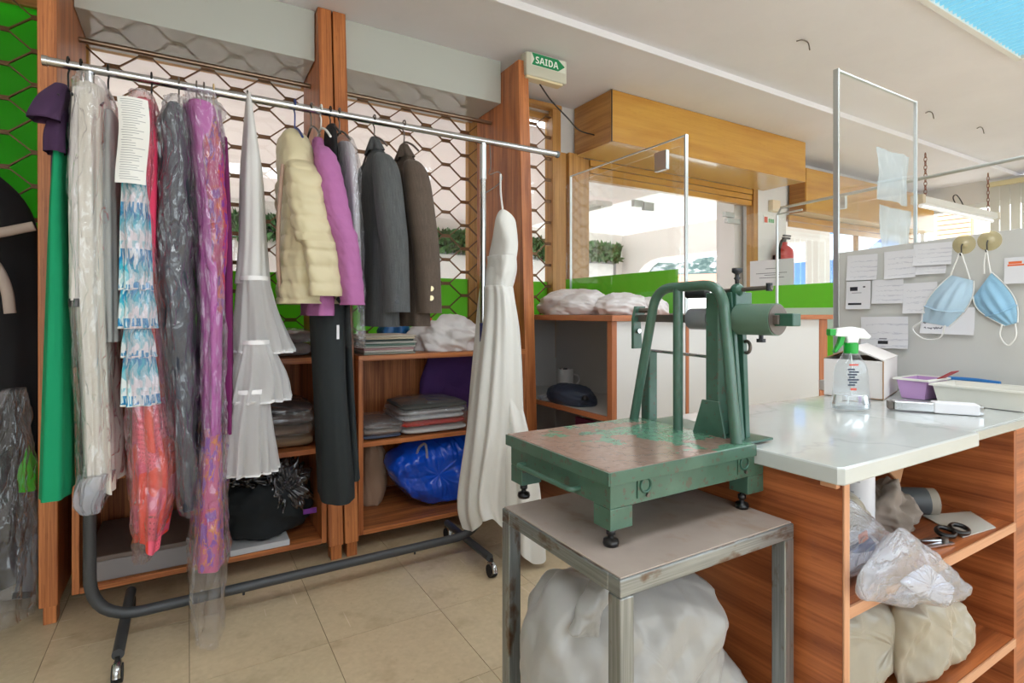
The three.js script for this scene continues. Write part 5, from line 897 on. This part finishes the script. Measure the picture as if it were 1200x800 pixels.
single('plastic_bag', pillow([[1.5, 0.53], [1.66, 0.52], [1.8, 0.47], [1.88, 0.4], [1.85, 0.335], [1.72, 0.325], [1.5, 0.325]], -0.668, 0.05, { seed: 105, amp: 0.026, freq: 6, box: [1.158, 1.95, 0.324] }), M.bagCream, 'second cream bag further along the bottom shelf', 'bag');
{
  const t = thing('blister_pack', 'clear blister pack of small parts at the front of the bottom shelf', 'pack');
  part('shell', bx(1.16, 1.26, 0.324, 0.4, -0.68, -0.62, 0.008), M.acrylic, t);
  const r = rng(7); for (let i = 0; i < 12; i++) part('clip', new THREE.TorusGeometry(0.01, 0.0024, 6, 14).rotateX(r() * 3).rotateY(r() * 3).translate(1.175 + r() * 0.07, 0.34 + r() * 0.045, -0.665 + r() * 0.03), M.iron, t);
}
// ---------------------------------------------------------------- steel table with the platform scale
{
  const t = thing('steel_table', 'bare steel square-tube table under the green scale', 'table');
  const x0 = 0.622, x1 = 1.112, z0 = -1.09, z1 = -0.69, w = 0.032, y = 0.805;
  for (const [x, z] of [[x0, z0], [x1 - w, z0], [x0, z1 - w], [x1 - w, z1 - w]]) part('leg', bx(x, x + w, 0, y - 0.034, z, z + w, 0.003), M.steelRaw, t);
  for (const z of [z0, z1 - w]) part('frame_rail', bx(x0, x1, y - 0.034, y - 0.003, z, z + w, 0.003, 'x'), M.steelRaw, t);
  for (const x of [x0, x1 - w]) part('frame_rail', bx(x, x + w, y - 0.034, y - 0.003, z0 + w, z1 - w, 0.003, 'z'), M.steelRaw, t);
  part('table_top', bx(x0 + 0.004, x1 - 0.004, y - 0.003, y, z0 + 0.004, z1 - 0.004, 0.001, 'x'), std({ map: tex(256, 256, (u, v) => { const k = (tf(u, v, 5, 5, 961, 4) - 0.5) * 30, st = Math.max(0, tf(u, v, 7, 9, 971, 4) - 0.58) * 120; return [166 + k - st * 0.4, 152 + k - st * 0.7, 142 + k - st]; }, true, 0.5, 0.5), roughness: 0.4, metalness: 0.1 }), t);
}
{
  const t = thing('platform_scale', 'old green platform scale with a sliding beam weight', 'scale');
  const G = M.greenPaint, D = M.greenDark, yp = 0.957;
  const worn = phys({ map: tex(512, 512, (u, v) => { const n = tf(u, v, 6, 6, 981, 5), k = (tf(u, v, 40, 40, 985, 2) - 0.5) * 18; const bare = n + 0.55 * (0.62 - u) + 0.22 * (v - 0.5) > 0.5; return bare ? [142 + k, 116 + k, 104 + k] : [92 + k, 136 + k, 112 + k]; }, true, 0.43, 0.38), roughness: 0.26, clearcoat: 0.3, clearcoatRoughness: 0.15, bumpMap: tex(256, 256, (u, v) => 255 * (tf(u, v, 9, 9, 987, 4) > 0.52 ? 1 : 0.3), false, 0.3, 0.3), bumpScale: 0.0006 });
  const plate = bx(0.668, 1.094, yp - 0.018, yp, -1.146, -0.77, 0.003, 'z');
  { const p = plate.attributes.position, q = plate.attributes.uv; for (let i = 0; i < p.count; i++) q.setXY(i, p.getX(i) - 0.668, p.getZ(i) + 1.146); }
  part('platform', plate, worn, t);
  part('platform_lip', merge([bx(0.667, 1.095, yp - 0.026, yp - 0.001, -0.771, -0.767, 0.001, 'x'), bx(0.664, 0.669, yp - 0.026, yp - 0.001, -1.146, -0.768, 0.001, 'z')]), G, t);
  part('base_box', bx(0.676, 1.134, 0.884, yp - 0.019, -1.14, -0.777, 0.002, 'x'), G, t);
  part('deck_bracket', bx(1.096, 1.19, yp - 0.006, yp - 0.001, -1.1, -0.79, 0.001, 'z'), D, t);
  for (const [x, z] of [[0.676, -0.777], [1.134, -0.777], [0.676, -1.14], [1.134, -1.14]]) {
    const sx = x < 0.9 ? 1 : -1, sz = z > -0.9 ? -1 : 1;
    part('corner_leg', bx(Math.min(x, x + sx * 0.056), Math.max(x, x + sx * 0.056), 0.843, 0.884, Math.min(z, z + sz * 0.05), Math.max(z, z + sz * 0.05), 0.002), G, t);
    const fx = x + sx * (x < 0.9 ? 0.022 : 0.045), fz = z + sz * 0.024;
    part('levelling_foot', lathe([[0.001, 0], [0.014, 0], [0.0155, 0.005], [0.014, 0.012], [0.006, 0.015], [0.006, 0.02], [0.009, 0.022], [0.009, 0.03], [0.005, 0.031], [0.005, 0.038], [0.001, 0.038]], fx, 0.8055, fz, 18), M.blackGloss, t);
  }
  part('side_handle', tube(path([[0.676, 0.899, -1.075], [0.654, 0.899, -1.075], [0.654, 0.899, -0.87], [0.676, 0.899, -0.87]], 0.012), 0.0055, 40, 10), G, t);
  for (const [x, y] of [[0.762, 0.918], [1.06, 0.918]]) { const l = part('latch_plate', bx(x - 0.02, x + 0.018, y - 0.024, y + 0.02, -0.7772, -0.7735, 0.001), G, t); part('latch_ring', new THREE.TorusGeometry(0.0135, 0.0028, 8, 24).translate(x, y, -0.7725), D, l); part('latch_screw', bar([x + 0.004, y - 0.02, -0.776], [x + 0.004, y - 0.02, -0.7695], 0.004, 8), M.iron, l); }
  // guard hoop and posts, in a row along z
  const X = 1.063;
  part('guard_hoop', tube(path([[X, yp, -1.124], [X, 1.315, -1.04], [X, 1.318, -0.835], [X, yp, -0.796]], 0.055), 0.0125, 80, 14), G, t);
  part('guard_post', bar([X, yp, -0.966], [X, 1.315, -0.966], 0.0125), G, t);
  part('rear_post', bx(1.09, 1.122, yp - 0.01, 1.147, -1.125, -1.093, 0.004), G, t);
  part('tie_rod', bar([1.106, 1.147, -1.12], [1.106, 1.142, -0.86], 0.0042, 10), M.chrome, t);
  const br = part('beam_bracket', prXY([[1.085, 1.15], [1.085, 1.235], [1.095, 1.27], [1.13, 1.27], [1.13, 1.25], [1.112, 1.235], [1.118, 1.15]], -1.158, -1.148, 0.001), G, t);
  part('pivot_pin', bar([1.1, 1.2, -1.165], [1.1, 1.2, -1.14], 0.007, 12), M.chrome, br); part('bracket_pin', bar([1.11, 1.258, -1.15], [1.11, 1.258, -1.11], 0.007, 12), M.iron, br);
  const bm = part('beam', bx(1.102, 1.116, 1.226, 1.246, -1.15, -0.72, 0.002, 'z'), M.iron, t);
  part('beam_notch', bar([1.109, 1.247, -1.09], [1.109, 1.272, -1.09], 0.006, 8), M.ironDark, bm);
  part('small_weight', bar([1.109, 1.236, -0.962], [1.109, 1.236, -0.9], 0.027, 26), std({ color: C(150, 154, 160), roughness: 0.35, metalness: 0.5 }), t);
  const col = part('column', bx(1.085, 1.125, yp, 1.3, -0.9, -0.862, 0.004), G, t);
  part('gusset', prZY([[-0.936, yp - 0.01], [-0.905, 1.04], [-0.856, 1.04], [-0.836, yp - 0.01]], 1.078, 1.084, 0.001), G, col);
  part('gusset', prZY([[-0.936, yp - 0.01], [-0.905, 1.04], [-0.856, 1.04], [-0.826, yp - 0.01]], 1.126, 1.132, 0.001), D, col);
  part('side_plate', prZY([[-0.866, yp - 0.012], [-0.862, 1.305], [-0.836, 1.305], [-0.822, yp - 0.012]], 1.134, 1.15, 0.002), D, t);
  part('front_strut', prZY([[-0.838, 1.3], [-0.85, 1.3], [-0.83, yp - 0.012], [-0.808, yp - 0.012]], 1.1, 1.112, 0.002), D, t);
  const w = part('sliding_weight', bar([1.122, 1.236, -0.83], [1.122, 1.236, -0.735], 0.036, 36), M.greenPale, t);
  part('weight_face', bar([1.122, 1.236, -0.735], [1.122, 1.236, -0.733], 0.034, 36), M.iron, w);
  part('clamp_bar', bx(1.108, 1.138, 1.222, 1.25, -0.735, -0.69, 0.003), D, w);
  part('thumb_screw', merge([bar([1.122, 1.19, -0.775], [1.122, 1.202, -0.775], 0.005, 8), bar([1.122, 1.184, -0.775], [1.122, 1.192, -0.775], 0.01, 14)]), M.ironDark, w);
  part('poise_rod', bar([1.118, 1.303, -0.9], [1.118, 1.308, -0.745], 0.0052, 10), M.iron, t);
  const ball = part('rod_ball', new THREE.SphereGeometry(0.016, 20, 14).translate(1.118, 1.305, -0.835), D, t);
  part('rod_knob', lathe([[0.001, 0], [0.005, 0], [0.005, 0.01], [0.008, 0.013], [0.005, 0.018], [0.005, 0.024], [0.012, 0.028], [0.012, 0.038], [0.001, 0.038]], 1.118, 1.319, -0.835, 16), M.ironDark, ball);
  part('rod_end', bar([1.118, 1.3, -0.752], [1.118, 1.318, -0.752], 0.007, 10), M.ironDark, t);
  part('pointer_block', bx(1.105, 1.165, 1.255, 1.3, -0.856, -0.828, 0.003), D, t);
  part('hook_loop', new THREE.TorusGeometry(0.014, 0.004, 8, 20, 5).rotateY(1.2).translate(1.14, 1.17, -0.825), M.iron, t);
  part('upper_weight', bar([1.109, 1.3, -0.975], [1.109, 1.3, -0.915], 0.012, 14), M.ironDark, t);
}
{
  const t = thing('rubbish_sack', 'large milky white sack slumped under the steel table', 'bag');
  part('body', pillow([[0.6, 0.0], [0.565, 0.3], [0.575, 0.6], [0.6, 0.69], [0.64, 0.71], [0.67, 0.735], [0.71, 0.69], [0.8, 0.72], [0.94, 0.69], [1.03, 0.635], [0.985, 0.6], [1.03, 0.5], [1.11, 0.4], [1.118, 0.2], [1.1, 0.0]], -0.88, 0.14, { seed: 121, amp: 0.05, freq: 4.5, nu: 220, nv: 90, box: [0.55, 1.125, 0.0] }), M.bagMilky, t);
  part('tied_ear', pillow([[0.6, 0.66], [0.62, 0.7], [0.655, 0.735], [0.672, 0.755], [0.69, 0.75], [0.67, 0.69], [0.66, 0.64]], -0.8, 0.02, { seed: 127, amp: 0.012, freq: 12 }), M.bagMilky, t);
}
{ // vertical blind by the end window
  const t = thing('vertical_blind', 'closed cream vertical blind beside the end window', 'blind');
  part('headrail', bx(8.58, 8.64, 2.82, 2.88, -2.8, -1.2, 0.004, 'z'), std({ color: C(226, 214, 170), roughness: 0.5 }), t);
  const g = bx(8.6, 8.606, 1.0, 2.82, -0.045, 0.045, 0), m = phys({ color: C(226, 224, 216), roughness: 0.9, transmission: 0.35, thickness: 0, side: THREE.DoubleSide });
  for (let i = 0; i < 15; i++) { const k = part('vane', g, m, t); k.position.z = -2.74 + i * 0.1; }
}
// ---------------------------------------------------------------- outside: covered terrace, hills, houses
{
  const pink = std({ color: C(244, 236, 232), roughness: 0.9 }), wht = std({ color: C(244, 242, 240), roughness: 0.9 });
  struct('ground_terrace', bx(-8, 7.6, -0.12, 0, -8.4, -3.76), std({ color: C(214, 204, 192), roughness: 0.9 }));
  struct('wall_terrace', merge([bx(-8, 7.35, 0, 2.78, -8.3, -8.1)]), pink);
  struct('ceiling_terrace', bx(-8, 5.15, 2.78, 2.788, -8.4, -3.752), phys({ color: C(248, 240, 237), roughness: 1, transmission: 0.28, thickness: 0, side: THREE.DoubleSide }));
  const aw = struct('ceiling_awning', bx(5.16, 7.6, 2.78, 2.785, -8.4, -3.752), phys({ color: C(250, 248, 244), roughness: 1, transmission: 0.55, thickness: 0, side: THREE.DoubleSide }));
  // side arcade with a rounded opening
  const s = new THREE.Shape(); s.moveTo(-8.1, 0); s.lineTo(-8.1, 2.77); s.lineTo(-4.2, 2.77); s.lineTo(-4.2, 0); s.closePath();
  const h = new THREE.Path(); h.moveTo(-7.8, 1.0); h.lineTo(-4.4, 1.0); h.lineTo(-4.4, 2.26); h.lineTo(-7.1, 2.26); h.quadraticCurveTo(-7.75, 2.22, -7.8, 1.6); h.closePath(); s.holes.push(h);
  struct('wall_arcade', new THREE.ExtrudeGeometry(s, { depth: 0.25, bevelEnabled: false, curveSegments: 14 }).rotateY(-Math.PI / 2).translate(7.6, 0, 0), pink);
  struct('pillar_terrace', bx(5.0, 5.36, 0, 2.77, -4.0, -3.77, 0.004), wht);
  const p = thing('wall_panel', 'framed white panel on the terrace wall under the ivy', 'panel');
  part('panel', bx(1.5, 7.1, 1.2, 2.2, -8.09, -8.07), wht, p); part('panel_frame', merge([bx(1.45, 7.15, 2.2, 2.24, -8.09, -8.05, 0, 'x'), bx(7.1, 7.15, 1.2, 2.2, -8.09, -8.05)]), std({ color: C(150, 152, 156), roughness: 0.5 }), p);
  // artificial ivy: leaves nobody could count
  const leaf = new THREE.Shape(); leaf.moveTo(0, 0); leaf.quadraticCurveTo(0.035, 0.02, 0.02, 0.06); leaf.quadraticCurveTo(0.01, 0.085, 0, 0.1); leaf.quadraticCurveTo(-0.01, 0.085, -0.02, 0.06); leaf.quadraticCurveTo(-0.035, 0.02, 0, 0);
  const lg = new THREE.ShapeGeometry(leaf, 4), N = 5200, iv = new THREE.InstancedMesh(lg, std({ color: 0xffffff, roughness: 0.7, side: THREE.DoubleSide }), N), r = rng(77), d = new THREE.Object3D(), c = new THREE.Color();
  for (let i = 0; i < N; i++) { d.position.set(0.2 + r() * 7.0, 2.26 + r() * 0.3, -8.05 + r() * 0.08); d.rotation.set(r() * 2 - 1, r() * 3 - 1.5, r() * 6.28); d.scale.setScalar(0.7 + r() * 0.6); d.updateMatrix(); iv.setMatrixAt(i, d.matrix); const k = 0.5 + r(); iv.setColorAt(i, c.setRGB(0.07 * k, 0.18 * k, 0.06 * k)); }
  iv.name = 'ivy'; iv.userData = { kind: 'stuff', label: 'strip of green artificial ivy along the terrace wall', category: 'ivy' }; iv.castShadow = iv.receiveShadow = true; scene.add(iv);
  const l = thing('terrace_light', 'fluorescent batten under the terrace ceiling', 'light');
  part('batten', bx(4.7, 5.0, 2.72, 2.775, -6.9, -5.7, 0.01, 'z'), M.plasticWhite, l); part('lamp_tube', bar([4.85, 2.7, -6.85], [4.85, 2.7, -5.75], 0.018, 10), M.plasticWhite, l);
  struct('ground_far', bx(-60, 160, -0.5, -0.13, -190, 60), std({ color: C(212, 209, 200), roughness: 1 }));
  struct('roof_slab', bx(-3.4, 9.7, CEIL + 0.2, CEIL + 0.35, -3.76, 3.5), wht);
  // hills
  const hillMat = std({ map: tex(256, 256, (u, v) => { const a = tf(u, v, 16, 16, 1001, 4); return a > 0.58 ? [128, 128, 128] : a > 0.45 ? [74, 90, 84] : [52, 70, 66]; }, true, 30, 30), roughness: 1 });
  const hill = (x0, x1, z0, z1, H, s) => uvm(grid(70, 24, (u, v) => { const e = Math.sin(v * Math.PI * 0.5), q = 0.35 + 0.65 * Math.pow(Math.sin(Math.min(1, u * 1.05) * Math.PI), 0.6); return [x0 + (x1 - x0) * u, -0.4 + H * e * q * (0.75 + 0.5 * fbm3(u * 5 + s, v * 2, s, 4)), z0 + (z1 - z0) * u + -v * 40]; }), 'y');
  struct('hill_near', hill(30, 150, -120, -30, 15, 3), hillMat);
  struct('hill_far', hill(60, 190, -150, 40, 19, 8), hillMat);
  const house = (label, x, z, w, dp, hh, col, rotY) => {
    const g = thing('house', label, 'house'); g.position.set(x, -0.13, z); g.rotation.y = rotY;
    part('wall', bx(-w / 2, w / 2, 0, hh, -dp / 2, dp / 2), std({ color: col, roughness: 0.85 }), g);
    part('roof', prXY([[-w / 2 - 0.3, hh], [0, hh + 1.4], [w / 2 + 0.3, hh]], -dp / 2 - 0.3, dp / 2 + 0.3), std({ color: C(190, 120, 92), roughness: 0.9 }), g);
    const pane = std({ color: C(90, 104, 120), roughness: 0.2 }), win = bx(-0.5, 0.5, -0.6, 0.6, 0, 0.06);
    for (let i = 0; i < 3; i++) for (let k = 0; k < Math.max(1, Math.floor(hh / 2.6)); k++) part('window', win, pane, g).position.set(-w / 3 + i * w / 3, 1.4 + k * 2.6, dp / 2);
    return g;
  };
  house('white house on the slope beyond the arcade', 62, -52, 9, 7, 5.5, C(240, 238, 234), 0.6);
  house('cream house lower down the slope beyond the arcade', 66, -44, 8, 7, 5, C(236, 226, 206), 0.4);
  house('pale house seen past the extinguisher', 34, -17, 8, 7, 3.2, C(236, 236, 236), -0.9);
  { const a = thing('shop_awning', 'blue shop awning and front across the street', 'awning'); part('front', bx(15, 15.3, 0, 4.2, -10, -6.6), std({ color: C(70, 130, 200), roughness: 0.6 }), a); part('canopy', prXY([[13.4, 2.55], [15, 3.3], [15, 3.4], [13.4, 2.65]], -9.6, -6.8), std({ color: C(226, 232, 238), roughness: 0.7 }), a);
    const rl = thing('street_railing', 'grey street railing outside the far window', 'railing'); part('rail', merge([bar([9, 1.5, -5.2], [12.5, 1.5, -6], 0.03, 8), bar([9, 1.2, -5.2], [12.5, 1.2, -6], 0.02, 8)]), M.iron, rl); for (let i = 0; i < 5; i++) part('post', bar([9 + i * 0.87, 0, -5.2 - i * 0.2], [9 + i * 0.87, 1.5, -5.2 - i * 0.2], 0.025, 8), M.iron, rl); }
  { const a = thing('shuttered_building', 'building with a closed beige louvred shutter across the street', 'building');
    part('wall', bx(14, 18, 0, 6.5, -5.75, -4.55), std({ color: C(236, 226, 222), roughness: 0.9 }), a);
    const sh = part('shutter', bx(13.93, 13.999, 0.6, 4.25, -5.42, -4.8, 0), std({ color: C(196, 160, 130), roughness: 0.7 }), a);
    const sl = bx(13.89, 13.93, -0.042, 0.042, -5.4, -4.82, 0.004, 'z'), sm2 = std({ color: C(216, 184, 152), roughness: 0.7 });
    for (let i = 0; i < 36; i++) part('slat', sl, sm2, sh).position.y = 0.68 + i * 0.1;
  }
}
renderer.render(scene, camera);
